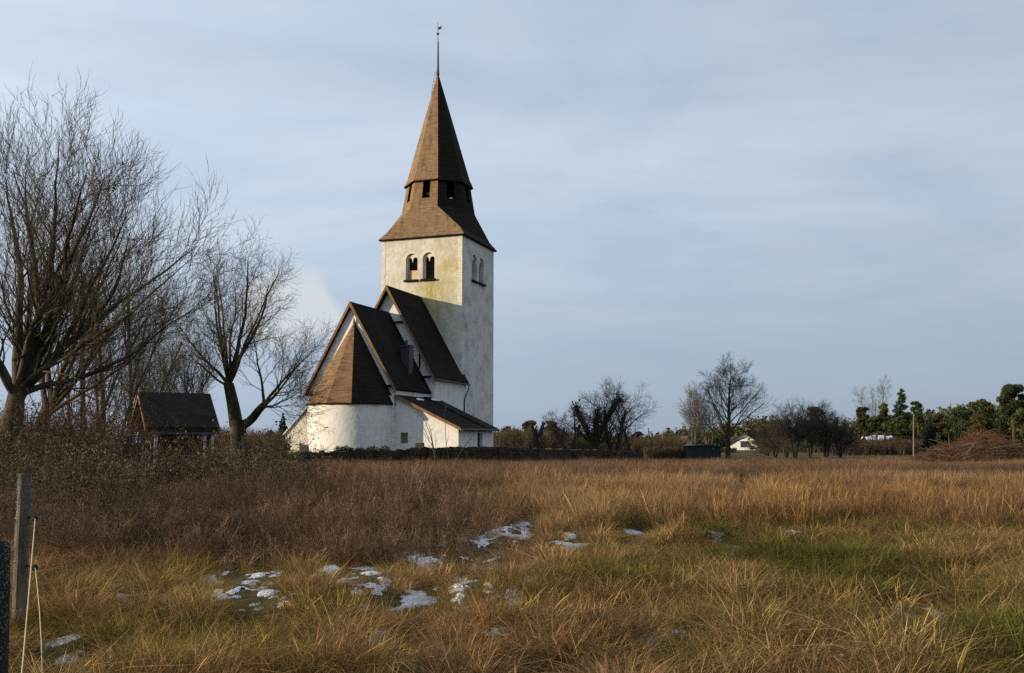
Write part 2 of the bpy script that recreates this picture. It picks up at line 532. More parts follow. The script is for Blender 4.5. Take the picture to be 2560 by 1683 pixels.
def arch_pts(x0, x1, zs, n=12):
    c = (x0 + x1) / 2; r = (x1 - x0) / 2
    return [(c - r * math.cos(math.pi * i / n), zs + r * math.sin(math.pi * i / n)) for i in range(n + 1)]


def wall_with_arches(mb, P, x0, x1, z0, z1, ops, depth):
    """flat wall of width x0..x1 with round-arched openings; P(x, z, d) places a point d metres behind the face"""
    xs = x0
    for (a, b, zb, zs) in ops:
        mb.quad(P(xs, z0, 0), P(a, z0, 0), P(a, z1, 0), P(xs, z1, 0))
        mb.quad(P(a, z0, 0), P(b, z0, 0), P(b, zb, 0), P(a, zb, 0))
        ar = arch_pts(a, b, zs)
        for (p, q) in zip(ar[:-1], ar[1:]):
            mb.quad(P(p[0], p[1], 0), P(q[0], q[1], 0), P(q[0], z1, 0), P(p[0], z1, 0))
        loop = [(a, zb)] + ar + [(b, zb)]
        for (p, q) in zip(loop, loop[1:] + loop[:1]):
            mb.quad(P(p[0], p[1], 0), P(p[0], p[1], depth), P(q[0], q[1], depth), P(q[0], q[1], 0))
        xs = b
    mb.quad(P(xs, z0, 0), P(x1, z0, 0), P(x1, z1, 0), P(xs, z1, 0))


def ring_arch(mb, P, a, b, zs, w, proud):
    ar = arch_pts(a, b, zs, 14); br = arch_pts(a - w, b + w, zs, 14)
    for i in range(len(ar) - 1):
        p, q, r_, s_ = ar[i], ar[i + 1], br[i + 1], br[i]
        mb.quad(P(*p, -proud), P(*q, -proud), P(*r_, -proud), P(*s_, -proud))
        mb.quad(P(*s_, -proud), P(*r_, -proud), P(*r_, .02), P(*s_, .02))
        mb.quad(P(*p, -proud), P(*p, .02), P(*q, .02), P(*q, -proud))
    for k in (0, -1):
        mb.quad(P(*ar[k], -proud), P(*br[k], -proud), P(*br[k], .02), P(*ar[k], .02))


def tympanum(mb, P, a, b, zs, d0, d1):
    """plate inside an arch cut into two small arches with a pendant between them"""
    c = (a + b) / 2
    n = 24
    pts = []
    for i in range(n + 1):
        x = a + (b - a) * i / n
        r = (b - a) / 2
        top = zs + math.sqrt(max(0, r * r - (x - c) ** 2))
        h = r / 2 - .035
        cc = c - r / 2 if x < c else c + r / 2
        tt = abs(x - cc)
        if tt < h:
            bot = zs + .02 + math.sqrt(h * h - tt * tt)
        else:
            bot = zs - (.16 if abs(x - c) < .08 else .0)
        pts.append((x, min(bot, top), top))
    for p, q in zip(pts[:-1], pts[1:]):
        for d in (d0, d1):
            mb.quad(P(p[0], p[1], d), P(q[0], q[1], d), P(q[0], q[2], d), P(p[0], p[2], d))
        mb.quad(P(p[0], p[1], d0), P(p[0], p[1], d1), P(q[0], q[1], d1), P(q[0], q[1], d0))


TU, TA, TH = 12.03, 3.8, 19.36             # tower: east face, half width, wall height
CU = TU + TA


def build_tower():
    E = lambda x, z, d: (x, TU + d, z)                 # east face
    N = lambda x, z, d: (TA - d, x, z)                 # north face
    eo = [(-1.48, -.36, 15.58, 17.36), (.12, 1.24, 15.58, 17.36)]
    no = [(14.25, 15.40, 15.68, 17.42), (15.95, 17.10, 15.68, 17.42)]
    mb = MB()
    wall_with_arches(mb, E, -TA, TA, 0, TH, eo, .75)
    wall_with_arches(mb, N, TU, TU + 2 * TA, 0, TH, no, .75)
    mb.quad((-TA, TU, 0), (-TA, TU, TH), (-TA, TU + 2 * TA, TH), (-TA, TU + 2 * TA, 0))
    mb.quad((-TA, TU + 2 * TA, 0), (-TA, TU + 2 * TA, TH), (TA, TU + 2 * TA, TH), (TA, TU + 2 * TA, 0))
    mb.quad((-TA, TU, TH), (TA, TU, TH), (TA, TU + 2 * TA, TH), (-TA, TU + 2 * TA, TH))
    tw = mb.build('tower', M['plaster_tower'], church)
    for P, ops, side in ((E, eo, 0), (N, no, 1)):
        for k, (a, b, zb, zs) in enumerate(ops):
            w = MB()
            ring_arch(w, P, a, b, zs, .17, .012 if k == 0 else .016)
            tympanum(w, P, a + .003, b - .003, zs - .03, .16, .30)
            wo = w.build('belfry_window', M['surround'], tw)
            s = MB()
            p0, p1 = P(a - .10, zb - .14, -.24), P(b + .12, zb - .003, .50)
            s.box(min(p0[0], p1[0]), max(p0[0], p1[0]), min(p0[1], p1[1]), max(p0[1], p1[1]), zb - .14, zb + .012)
            d = MB()
            back = .74 if side == 0 else .42  # east: dark sheet standing in for the unlit belfry interior; north: grey infill
            d.quad(P(a - .02, zb, back), P(b + .02, zb, back), P(b + .02, zs + .62, back), P(a - .02, zs + .62, back))
            s.build('window_sill', M['dark_inside'] if side else M['board_dark'], tw)
            d.build('belfry_back', M['dark_inside'] if side == 0 else M['rust_metal'], tw)
    sh = MB()
    sh.hexa([(-1.44, TU + .42, 15.6), (-.42, TU + .12, 15.6), (-.42, TU + .16, 15.6), (-1.44, TU + .46, 15.6),
             (-1.44, TU + .42, 16.5), (-.42, TU + .12, 16.42), (-.42, TU + .16, 16.42), (-1.44, TU + .46, 16.5)])
    sh.build('shutter', M['shutter'], tw)
    # dressed corner stones
    rg = random.Random(5)
    for cx_, sx in ((TA, 1), (-TA, -1)):
        q = MB()
        z = 13.4 if sx > 0 else 12.6
        while z < TH - .15:
            h = rg.uniform(.18, .34)
            w = rg.uniform(.24, .40)
            pr = rg.uniform(.010, .022)
            x0, x1 = sorted((cx_ + sx * pr, cx_ - sx * w))
            q.box(x0, x1, TU - pr, TU + rg.uniform(.2, .4), z, min(z + h - .02, TH - .02))
            z += h
        q.build('corner_stones', M['limestone'], tw)


build_tower()


def octa(Rr, z, cx=0.0):
    return [(cx + Rr * math.cos(R(22.5 + 45 * i)), CU + Rr * math.sin(R(22.5 + 45 * i)), z) for i in range(8)]


def build_spire():
    cx = -.12
    root = MB()
    e = TA + .24
    z0 = 19.30
    sq = {s: (s[0] * e, CU + s[1] * e, z0) for s in ((1, 1), (-1, 1), (-1, -1), (1, -1))}
    # slight kick at the eave
    e2 = TA - .28
    z1 = 19.98
    s2 = {s: (s[0] * e2, CU + s[1] * e2, z1) for s in sq}
    db, zb = octa(3.30, 22.15, cx), 22.15
    dt, zt = octa(2.84, 24.95, cx), 24.95
    # octagon corner i lies at angle 22.5+45i: east face (-y) between 5 (247.5) and 6 (292.5); north (+x) between 7 and 0
    mi = lambda bright: 0 if bright else 1  # weathered brown on sunlit faces, dark tar on shaded ones: side shade in the colour
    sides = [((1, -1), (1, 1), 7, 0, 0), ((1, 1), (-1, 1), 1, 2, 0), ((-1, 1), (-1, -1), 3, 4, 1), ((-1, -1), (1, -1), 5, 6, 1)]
    for a, b, i, j, br in sides:
        root.quad(sq[a], sq[b], s2[b], s2[a], mi(br))
        root.quad(s2[a], s2[b], db[j], db[i], mi(br))
    for s, i, j, br in (((1, 1), 0, 1, 0), ((-1, 1), 2, 3, 0), ((-1, -1), 4, 5, 1), ((1, -1), 6, 7, 0)):
        root.add([s2[s], db[j], db[i]], [(0, 1, 2)], mi(br))
    # eave board and soffit
    for a, b, i, j, br in sides:
        lo_a, lo_b = (sq[a][0] * .999, sq[a][1], z0 - .10), (sq[b][0] * .999, sq[b][1], z0 - .10)
        root.quad(lo_a, lo_b, sq[b], sq[a], 1)
        ia, ib = (a[0] * TA, CU + a[1] * TA, z0 - .10), (b[0] * TA, CU + b[1] * TA, z0 - .10)
        root.quad(ia, ib, lo_b, lo_a, 1)
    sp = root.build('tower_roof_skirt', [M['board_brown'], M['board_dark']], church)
    # lantern: eight tapering sides, each with an opening
    lan = MB()
    ins = MB()
    for i in range(8):
        j = (i + 1) % 8
        A, B, C, D = (Vector(p) for p in (db[i], db[j], dt[j], dt[i]))
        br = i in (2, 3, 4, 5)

        def pt(s, t, d=0.0):
            p = (A.lerp(B, s)).lerp(D.lerp(C, s), t)
            c = Vector((cx, CU, p.z))
            return p + (c - p).normalized() * d
        s0, s1, t0, t1 = .37, .68, .30, .90
        m_ = mi(br)
        for d, mm in ((0, m_), (.22, 1)):
            lan.quad(pt(0, 0, d), pt(1, 0, d), pt(1, t0, d), pt(0, t0, d), mm)
            lan.quad(pt(0, t0, d), pt(s0, t0, d), pt(s0, t1, d), pt(0, t1, d), mm)
            lan.quad(pt(s1, t0, d), pt(1, t0, d), pt(1, t1, d), pt(s1, t1, d), mm)
            lan.quad(pt(0, t1, d), pt(1, t1, d), pt(1, 1, d), pt(0, 1, d), mm)
        for (a, b) in (((s0, t0), (s1, t0)), ((s1, t0), (s1, t1)), ((s1, t1), (s0, t1)), ((s0, t1), (s0, t0))):
            lan.quad(pt(*a), pt(*b), pt(*b, .22), pt(*a, .22), 1)
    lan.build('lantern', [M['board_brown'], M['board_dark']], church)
    for k in range(3):
        ins.box(cx - 2.1, cx + 2.1, CU - .8 + k * .75, CU - .62 + k * .75, 23.85, 24.05)
    ins.tube([(cx, CU, 22.1), (cx, CU, 25.2)], [.30, .30], 10)
    ins.build('lantern_beams', M['dark_inside'], church)
    # spire
    ap = Vector((-.30, CU, 35.6))
    s = MB()
    e_ = octa(3.14, 24.66, cx)
    k_ = octa(2.82, 25.35, cx)
    for i in range(8):
        j = (i + 1) % 8
        m_ = mi(i in (2, 3, 4, 5))
        s.quad(e_[i], e_[j], k_[j], k_[i], m_)
        prev = (k_[i], k_[j])
        for t in (.25, .5, .75, .985):
            nx_ = tuple(tuple(Vector(p).lerp(ap, t)) for p in (k_[i], k_[j]))
            s.quad(prev[0], prev[1], nx_[1], nx_[0], m_)
            prev = nx_
        s.quad(e_[i], tuple(Vector(e_[i]) - Vector((0, 0, .09))), tuple(Vector(e_[j]) - Vector((0, 0, .09))), e_[j], 1)
        sof = octa(2.70, 24.80, cx)
        s.quad(tuple(Vector(e_[i]) - Vector((0, 0, .09))), sof[i], sof[j], tuple(Vector(e_[j]) - Vector((0, 0, .09))), 1)
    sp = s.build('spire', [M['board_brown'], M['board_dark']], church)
    r = MB()
    r.tube([(ap.x, ap.y, 35.3), (ap.x, ap.y, 35.9), (ap.x, ap.y, 38.5), (ap.x - .02, ap.y, 38.6), (ap.x - .05, ap.y, 40.35)], [.17, .11, .065, .035, .022], 8)
    r.build('spire_rod', M['iron'], sp)
    b = MB()
    b.tube([(ap.x - .03, ap.y, 39.13), (ap.x - .03, ap.y, 39.2), (ap.x - .03, ap.y, 39.3), (ap.x - .03, ap.y, 39.37)], [.04, .12, .12, .04], 10)
    b.build('finial_ball', M['iron'], sp, True)
    f = MB()
    f.prism([(ap.x, ap.y, 39.66), (ap.x + .34, ap.y + .04, 39.68), (ap.x + .24, ap.y + .03, 39.78), (ap.x + .36, ap.y + .04, 39.98), (ap.x, ap.y, 39.92)], (0, .03, 0))
    f.build('weather_vane', M['iron'], sp)
    for t in (.98, .93, .90, .87, .84, .81, .72):
        p = Vector(k_[3]).lerp(ap, t)
        o = MB()
        d = Vector((-1, -.35, 0)).normalized()
        sd = Vector((0, 0, 1))
        a0 = p; a1 = p + d * .24
        o.tube([a0 + sd * .16, a1 + sd * .20, a1 - sd * .16, a0 - sd * .2], [.022] * 4, 5)
        o.build('climbing_iron', M['rust_metal'], sp)


build_spire()


def gable_roof(mb, u0, u1, xl, xr, zl, zr, zt, th, mi=0):
    """two sloping slabs; xl/xr eave half widths, zl/zr eave heights"""
    for sx, xe, ze in ((-1, xl, zl), (1, xr, zr)):
        n = Vector((sx * (zt - ze), 0, xe)).normalized() * th
        a, b = Vector((0, u0, zt)), Vector((sx * xe, u0, ze))
        dn = Vector((0, 0, -th / max(.2, n.z / th * 1.0)))
        p = [a + dn, b - n, b, a]
        q = [v + Vector((0, u1 - u0, 0)) for v in p]
        mb.add([tuple(v) for v in p + q], [(0, 1, 2, 3), (7, 6, 5, 4), (3, 2, 6, 7), (1, 0, 4, 5), (2, 1, 5, 6), (0, 3, 7, 4)], mi)


def verge(mb, u, xl, xr, zl, zr, zt, w, th):
    for sx, xe, ze in ((-1, xl, zl), (1, xr, zr)):
        a, b = Vector((0, u, zt + .03)), Vector((sx * (xe + .03), u, ze - .04))
        sl = (b - a).normalized()
        dn = Vector((0, 0, -w / abs(sl.x) * .62))
        mb.prism([tuple(a), tuple(b), tuple(b + dn * .8), tuple(a + dn)], (0, -th, 0))


def build_chancel():
    w = MB()
    hw, ze = 3.58, 5.55
    zt = 11.72
    for (u) in (0.0,):
        w.add([(-hw, u, 0), (hw, u, 0), (hw, u, ze), (0, u, zt), (-hw, u, 5.35)], [(0, 1, 2, 3, 4)])
    w.quad((-hw, 0, 0), (-hw, 0, 5.35), (-hw, 6.1, 5.35), (-hw, 6.1, 0))
    w.quad((hw, 0, 0), (hw, 6.1, 0), (hw, 6.1, ze), (hw, 0, ze))
    wl = w.build('chancel_wall', M['plaster_white'], church)
    b = MB()
    b.box(3.10, 3.68, -.30, .30, 0, 5.0)
    b.build('corner_buttress', M['plaster_white'], church)
    b = MB()
    b.box(2.55, 3.62, -.34, -.03, 5.62, 5.76)
    b.build('gable_ledge', M['board_dark'], church)
    r = MB()
    gable_roof(r, -.30, 6.05, 3.78, 3.80, 5.17, 5.46, 11.97, .16)
    rf = r.build('chancel_roof', M['roof_tar'], church)
    v = MB()
    verge(v, -.303, 3.78, 3.80, 5.17, 5.46, 11.97, .30, .05)
    v.build('verge_board', M['verge'], rf)
    # chimney on the north slope
    c = MB()
    c.box(2.30, 3.02, 3.55, 4.25, 5.9, 8.86)
    c.box(2.23, 3.09, 3.48, 4.32, 8.863, 9.02)
    c.tube([(2.62, 3.85, 9.0), (2.62, 3.85, 9.42)], [.1, .1], 10)
    c.build('chimney', M['iron'], rf)
    lp = MB()
    lp.tube([(2.95, 4.45, 8.7), (2.95, 4.6, 7.2), (3.75, 5.0, 5.6)], [.02, .02, .02], 5)
    lp.build('lightning_cable', M['iron'], rf)


build_chancel()


def build_nave():
    u0, u1 = 6.06, TU
    hw = 4.02
    w = MB()
    zt = 13.85
    w.add([(-hw, u0, 0), (hw, u0, 0), (hw, u0, 6.75), (0, u0, zt), (-hw, u0, 6.75)], [(0, 1, 2, 3, 4)])
    w.quad((hw, u0, 0), (hw, u1 + .55, 0), (hw, u1 + .55, 6.75), (hw, u0, 6.75))
    w.quad((-hw, u0, 0), (-hw, u0, 6.75), (-hw, u1 + .55, 6.75), (-hw, u1 + .55, 0))
    w.quad((hw, u1 + .55, 0), (TA - .05, u1 + .55, 0), (TA - .05, u1 + .55, 6.75), (hw, u1 + .55, 6.75))
    w.build('nave_wall', M['plaster_white'], church)
    r = MB()
    gable_roof(r, u0 - .55, u1 - .003, 4.25, 4.25, 6.58, 6.58, 14.08, .17)
    rf = r.build('nave_roof', M['roof_tar'], church)
    e = MB()
    # the eave runs on a little past the tower's corner
    e.hexa([(3.83, u1, 7.13), (4.25, u1, 6.40), (4.25, u1 + .62, 6.40), (3.83, u1 + .62, 7.13),
            (3.83, u1, 7.32), (4.25, u1, 6.58), (4.25, u1 + .62, 6.58), (3.83, u1 + .62, 7.32)])
    e.build('nave_roof_end', M['roof_tar'], rf)
    v = MB()
    verge(v, u0 - .553, 4.25, 4.25, 6.58, 6.58, 14.08, .30, .05)
    v.build('verge_board', M['verge'], rf)
    for (a, b, z, hgt) in ((.45, 1.42, 11.10, .10), (3.0, 3.72, 6.68, .12)):
        l = MB()
        l.box(a, b, u0 - .22, u0 + .02, z, z + hgt)
        l.build('gable_ledge', M['board_dark'], church)
    l = MB()
    l.box(2.66, 2.78, u0 - .05, u0 + .02, 7.4, 8.95)
    l.build('gable_vent', M['dark_inside'], church)
    g = MB()
    g.tube([(4.30, u0 - .5, 6.50), (4.30, u1 + .6, 6.44)], [.07, .07], 8)
    g.build('gutter', M['iron'], rf)
    p = MB()
    p.tube([(4.28, u1 + .5, 6.42), (4.26, u1 + .5, 6.1), (4.10, u1 + .12, 5.4), (4.08, u1 + .02, 5.0), (4.08, u1 + .02, 0)], [.055] * 5, 8)
    p.build('downpipe', M['iron'], church)


build_nave()


def build_apse():
    w = MB()
    n = 40
    r = 3.17
    cv = .30
    ring = [(cv - r * math.cos(math.pi * i / n), -r * math.sin(math.pi * i / n)) for i in range(n + 1)]
    zs = [0, .28, .30, 1.2, 2.4, 3.6, 4.52]
    vs = []
    for z in zs:
        k = 1.022 if z < .29 else 1.0
        for x, y in ring:
            vs.append((cv + (x - cv) * k, y * k, z))
    fs = []
    m = n + 1
    for a in range(len(zs) - 1):
        for i in range(n):
            fs.append((a * m + i, a * m + i + 1, (a + 1) * m + i + 1, (a + 1) * m + i))
    w.add(vs, fs)
    w.build('apse_wall', M['plaster_white'], church, True)
    rf = MB()
    ap = Vector((.26, -.05, 10.5))
    Rr = 3.42
    base = [(cv + Rr * math.sin(R(a_)), -Rr * math.cos(R(a_)), 4.40) for a_ in (-90, -62, -34, -5, 26, 58, 90)]
    for i in range(6):
        a, b = Vector(base[i]), Vector(base[i + 1])
        mi = 0 if i < 4 else 1          # the two north-facing sides take dark boards, their shade put in the colour
        pa, pb = a, b
        for t in (.33, .66, 1.0):
            qa, qb = a.lerp(ap, t), b.lerp(ap, t)
            if t < 1:
                rf.quad(tuple(pa), tuple(pb), tuple(qb), tuple(qa), mi)
            else:
                rf.add([tuple(pa), tuple(pb), tuple(ap)], [(0, 1, 2)], mi)
            pa, pb = qa, qb
        lo = Vector((0, 0, -.10))
        rf.quad(tuple(a + lo), tuple(b + lo), tuple(b), tuple(a), 1)
        ia, ib = Vector((cv + (a.x - cv) * .91, a.y * .91, 4.33)), Vector((cv + (b.x - cv) * .91, b.y * .91, 4.33))
        rf.quad(tuple(ia), tuple(ib), tuple(b + lo), tuple(a + lo), 1)
    ro = rf.build('apse_roof', [M['apse_tile'], M['board_dark']], church)
    f = MB()
    f.tube([(.26, -.12, 10.35), (.26, -.12, 10.75)], [.10, .03], 6)
    f.build('apse_finial', M['iron'], ro)


build_apse()


def build_vestry():
    x0, x1, u1 = 3.585, 8.58, 6.75
    zi, zo = 4.93, 2.56
    w = MB()
    wx0, wx1, wz0, wz1 = 4.10, 4.68, 1.58, 2.34
    f = lambda x: zi + (zo - zi) * (x - x0) / (x1 - x0)
    for a, b in ((x0, wx0), (wx1, x1)):
        w.quad((a, 0, 0), (b, 0, 0), (b, 0, f(b)), (a, 0, f(a)))
    w.quad((wx0, 0, 0), (wx1, 0, 0), (wx1, 0, wz0), (wx0, 0, wz0))
    w.quad((wx0, 0, wz1), (wx1, 0, wz1), (wx1, 0, f(wx1)), (wx0, 0, f(wx0)))
    for p, q in (((wx0, wz0), (wx1, wz0)), ((wx1, wz0), (wx1, wz1)), ((wx1, wz1), (wx0, wz1)), ((wx0, wz1), (wx0, wz0))):
        w.quad((p[0], 0, p[1]), (q[0], 0, q[1]), (q[0], .3, q[1]), (p[0], .3, p[1]))
    d0, d1, dz = 3.62, 4.62, 2.34
    w.quad((x1, 0, 0), (x1, d0, 0), (x1, d0, zo), (x1, 0, zo))
    w.quad((x1, d1, 0), (x1, u1, 0), (x1, u1, zo), (x1, d1, zo))
    w.quad((x1, d0, dz), (x1, d1, dz), (x1, d1, zo), (x1, d0, zo))
    for a in (d0, d1):
        w.quad((x1, a, 0), (x1 - .4, a, 0), (x1 - .4, a, dz), (x1, a, dz))
    w.quad((x1, d0, dz), (x1 - .4, d0, dz), (x1 - .4, d1, dz), (x1, d1, dz))
    w.quad((x0, u1, 0), (x0, u1, zi), (x1, u1, zo), (x1, u1, 0))
    w.build('vestry_wall', M['plaster_white'], church)
    wi = MB()
    wi.box(wx0 + .01, wx1 - .01, .14, .2, wz0 + .01, wz1 - .01)
    wi.box(wx0 + .003, wx1 - .003, .09, .138, wz0 + .003, wz0 + .08)
    wi.build('vestry_window', M['window_board'], church)
    d = MB()
    d.box(x1 - .3, x1 - .22, d0 + .01, d1 - .01, 0, dz - .01)
    do = d.build('vestry_door', M['door_dark'], church)
    r = MB()

    def slab(ua, ub, xa, za, xb, zb, th):
        r.hexa([(xa, ua, za - th), (xb, ua, zb - th), (xb, ub, zb - th), (xa, ub, za - th),
                (xa, ua, za), (xb, ua, zb), (xb, ub, zb), (xa, ub, za)])
    slab(-.22, 4.75, 3.70, 5.06, 8.92, 2.62, .17)
    slab(4.753, 7.05, 3.70, 5.14, 8.95, 2.69, .19)
    ro = r.build('vestry_roof', M['roof_tar'], church)
    v = MB()
    v.hexa([(3.70, -.27, 4.86), (8.88, -.27, 2.44), (8.88, -.224, 2.44), (3.70, -.224, 4.86),
            (3.70, -.27, 5.08), (8.88, -.27, 2.65), (8.88, -.224, 2.65), (3.70, -.224, 5.08)])
    v.build('verge_board', M['verge'], ro)
    e = MB()
    e.tube([(8.98, -.25, 2.52), (8.98, 7.08, 2.58)], [.075, .075], 8)
    e.build('gutter', M['iron'], ro)


build_vestry()
sn = MB()
for (xa, ua, l, wd) in ((4.15, 2.2, 1.3, .26), (4.1, 4.9, 1.7, .30)):
    pts = []
    for i in range(14):
        th = 2 * math.pi * i / 14
        uu = ua + l / 2 + l / 2 * math.cos(th)
        xx = xa + wd * .5 + wd * .5 * math.sin(th) * (1 + .3 * math.sin(3 * th))
        zz = (5.06 if ua < 4.7 else 5.14) - (xx - 3.70) * .4675
        pts.append((xx, uu, zz + .012))
    sn.prism(pts, (0, 0, .05))
o = sn.build('snow', M['snow'], None)
o.location = church.location
o.rotation_euler = church.rotation_euler
tag(o, 'two small snow remnants on the dark vestry roof', 'snow', kind='stuff')


# ------------------------------------------------------------------ churchyard wall, stones, hedge
def build_yard():
    path = [(640, 57.5, 1137), (700, 58, 1133), (770, 59, 1129), (900, 60, 1127), (1000, 60.5, 1124), (1065, 61, 1119), (1240, 63, 1118), (1330, 65.5, 1121), (1430, 69, 1124), (1520, 72, 1127), (1592, 75, 1130)]
    pts = [at(px, py, Y) for px, Y, py in path]
    rg = random.Random(11)
    mb = MB()
    cap = 0
    for a, b in zip(pts[:-1], pts[1:]):
        A, B = Vector(a), Vector(b)
        L_ = (Vector((B.x - A.x, B.y - A.y, 0))).length
        d = Vector((B.x - A.x, B.y - A.y, 0)).normalized()
        nrm = Vector((-d.y, d.x, 0))
        rows = 6
        q = [A + nrm * -.27, B + nrm * -.27, B + nrm * .3, A + nrm * .3]
        mb.hexa([(v.x, v.y, 0) for v in q] + [(v.x, v.y, min(A.z, B.z) * .93) for v in q])
        for r_ in range(rows):
            s = -rg.uniform(0, .3)
            while s < L_:
                w = rg.uniform(.16, .46)
                t = max(0, min(1, s / L_))
                top = A.z + (B.z - A.z) * t
                hh = top / rows
                z0 = r_ * hh
                off = rg.uniform(-.05, .05)
                p0 = A + d * max(0, s); p1 = A + d * min(L_, s + w - .02)
                p0.z = p1.z = 0
                th = .34
                zt = z0 + hh * rg.uniform(.92, 1.04) - .01 + (rg.uniform(-.05, .07) if r_ == rows - 1 else 0)
                q = [p0 + nrm * (off - th), p1 + nrm * (off - th), p1 + nrm * (th), p0 + nrm * (th)]
                mb.hexa([(v.x, v.y, z0) for v in q] + [(v.x + rg.uniform(-.02, .02), v.y, zt + rg.uniform(-.02, .02)) for v in q])
                s += w
    o = mb.build('churchyard_wall', M['wall_stone'])
    tag(o, 'long low dark drystone wall between meadow and church', 'stone wall')


build_yard()


def gravestone(name, label, px, py_top, Y, w, h_extra, mat, round_top=True):
    x, y, zt = at(px, py_top, Y)
    mb = MB()
    poly = [(-w / 2, 0, 0), (w / 2, 0, 0)]
    if round_top:
        n = 8
        zz = zt - w * .30
        poly += [(w / 2 * math.cos(math.pi * i / n), 0, zz + w * .30 * math.sin(math.pi * i / n)) for i in range(n + 1)]
    else:
        poly += [(w / 2, 0, zt), (-w / 2 * .9, 0, zt - .03)]
    mb.prism([(p[0], -.1, p[2]) for p in poly], (0, .2, 0))
    mb.box(-w * .65, w * .65, -.22, .22, 0, .18)
    o = mb.build(name, mat)
    o.location = (x, y, 0)
    o.rotation_euler = (0, 0, R(-12))
    tag(o, label, 'gravestone', 'gravestones in the churchyard')


gravestone('gravestone', 'dark round-topped gravestone left of the white apse', 761, 1112, 64.5, .55, 0, M['grave_dark'])
gravestone('gravestone', 'pale low gravestone just over the wall left of the dark one', 736, 1124, 62, 1.1, 0, M['grave_pale'])
gravestone('gravestone', 'brown square gravestone in front of the vestry wall', 1049, 1107, 66.0, .62, 0, M['wall_stone'], False)


def rot_rand(rs, n):
    q = rs.normal(size=(n, 4))
    q /= np.linalg.norm(q, axis=1)[:, None]
    w, x, y, z = q.T
    a = np.stack([1 - 2 * (y * y + z * z), 2 * (x * y + z * w), 2 * (x * z - y * w)], -1)
    b = np.stack([2 * (x * y - z * w), 1 - 2 * (x * x + z * z), 2 * (y * z + x * w)], -1)
    return a, b


def leaf_arrays(rs, C, size, flat=0.0, aspect=.6):
    """kite-shaped leaves at points C"""
    n = len(C)
    a, b = rot_rand(rs, n)
    if flat:
        a[:, 2] *= (1 - flat); b[:, 2] *= (1 - flat)
    s = size * rs.uniform(.6, 1.4, n)[:, None]
    V = np.stack([C - a * s, C + b * s * aspect, C + a * s, C - b * s * aspect], 1).reshape(-1, 3)
    F = np.arange(4 * n).reshape(n, 4)
    return V, F


def clump_points(rs, clumps, n):
    """points spread through soft ellipsoids (centre, radii)"""
    cl = np.array([c + r for c, r in clumps], float)
    wgt = cl[:, 3] * cl[:, 4] * cl[:, 5]
    idx = rs.choice(len(cl), n, p=wgt / wgt.sum())
    d = rs.normal(size=(n, 3))
    d /= np.linalg.norm(d, axis=1)[:, None]
    d *= (rs.rand(n) ** .45)[:, None]
    return cl[idx, :3] + d * cl[idx, 3:6]


def hedge_bush(label, px0, px1, ytop, Y, seed):
    rs = np.random.RandomState(seed)
    x0, x1 = gx(px0, Y), gx(px1, Y)
    zt = at(px0, ytop, Y)[2]
    w = x1 - x0
    cl = []
    k = max(3, int(w / .35))
    for i in range(k):
        for j in range(3):
            h = zt * rs.uniform(.82, 1.0)
            cl.append(((-w / 2 + w * (i + .5) / k + rs.uniform(-.1, .1), rs.uniform(-.35, .35), h - .35 - j * .42), (.38, .4, .38)))
    P = clump_points(rs, cl, 5000)
    P = P[P[:, 2] > .02]
    V, F = leaf_arrays(rs, P, .055)
    root = thing('evergreen_shrub', label, 'shrub', ((x0 + x1) / 2, Y, 0), 0, 'evergreen shrubs by the apse')
    np_mesh('foliage', V, [F], M['hedge'], root)
    st = MB()
    for i in range(6):
        x = rs.uniform(-w / 3, w / 3)
        st.tube([(x, 0, 0), (x + rs.uniform(-.1, .1), 0, zt * .4), (x + rs.uniform(-.2, .2), 0, zt * .8)], [.03, .02, .01], 5)
    st.build('stem', M['twig_dark'], root)


hedge_bush('dark green clipped shrub against the apse, left of two', 842, 905, 1110, 64.6, 1)
hedge_bush('dark green low shrub beside the buttress, right of two', 898, 972, 1112, 65.4, 2)


# ------------------------------------------------------------------ bare trees
def norm(v):
    return v / (np.linalg.norm(v) + 1e-9)


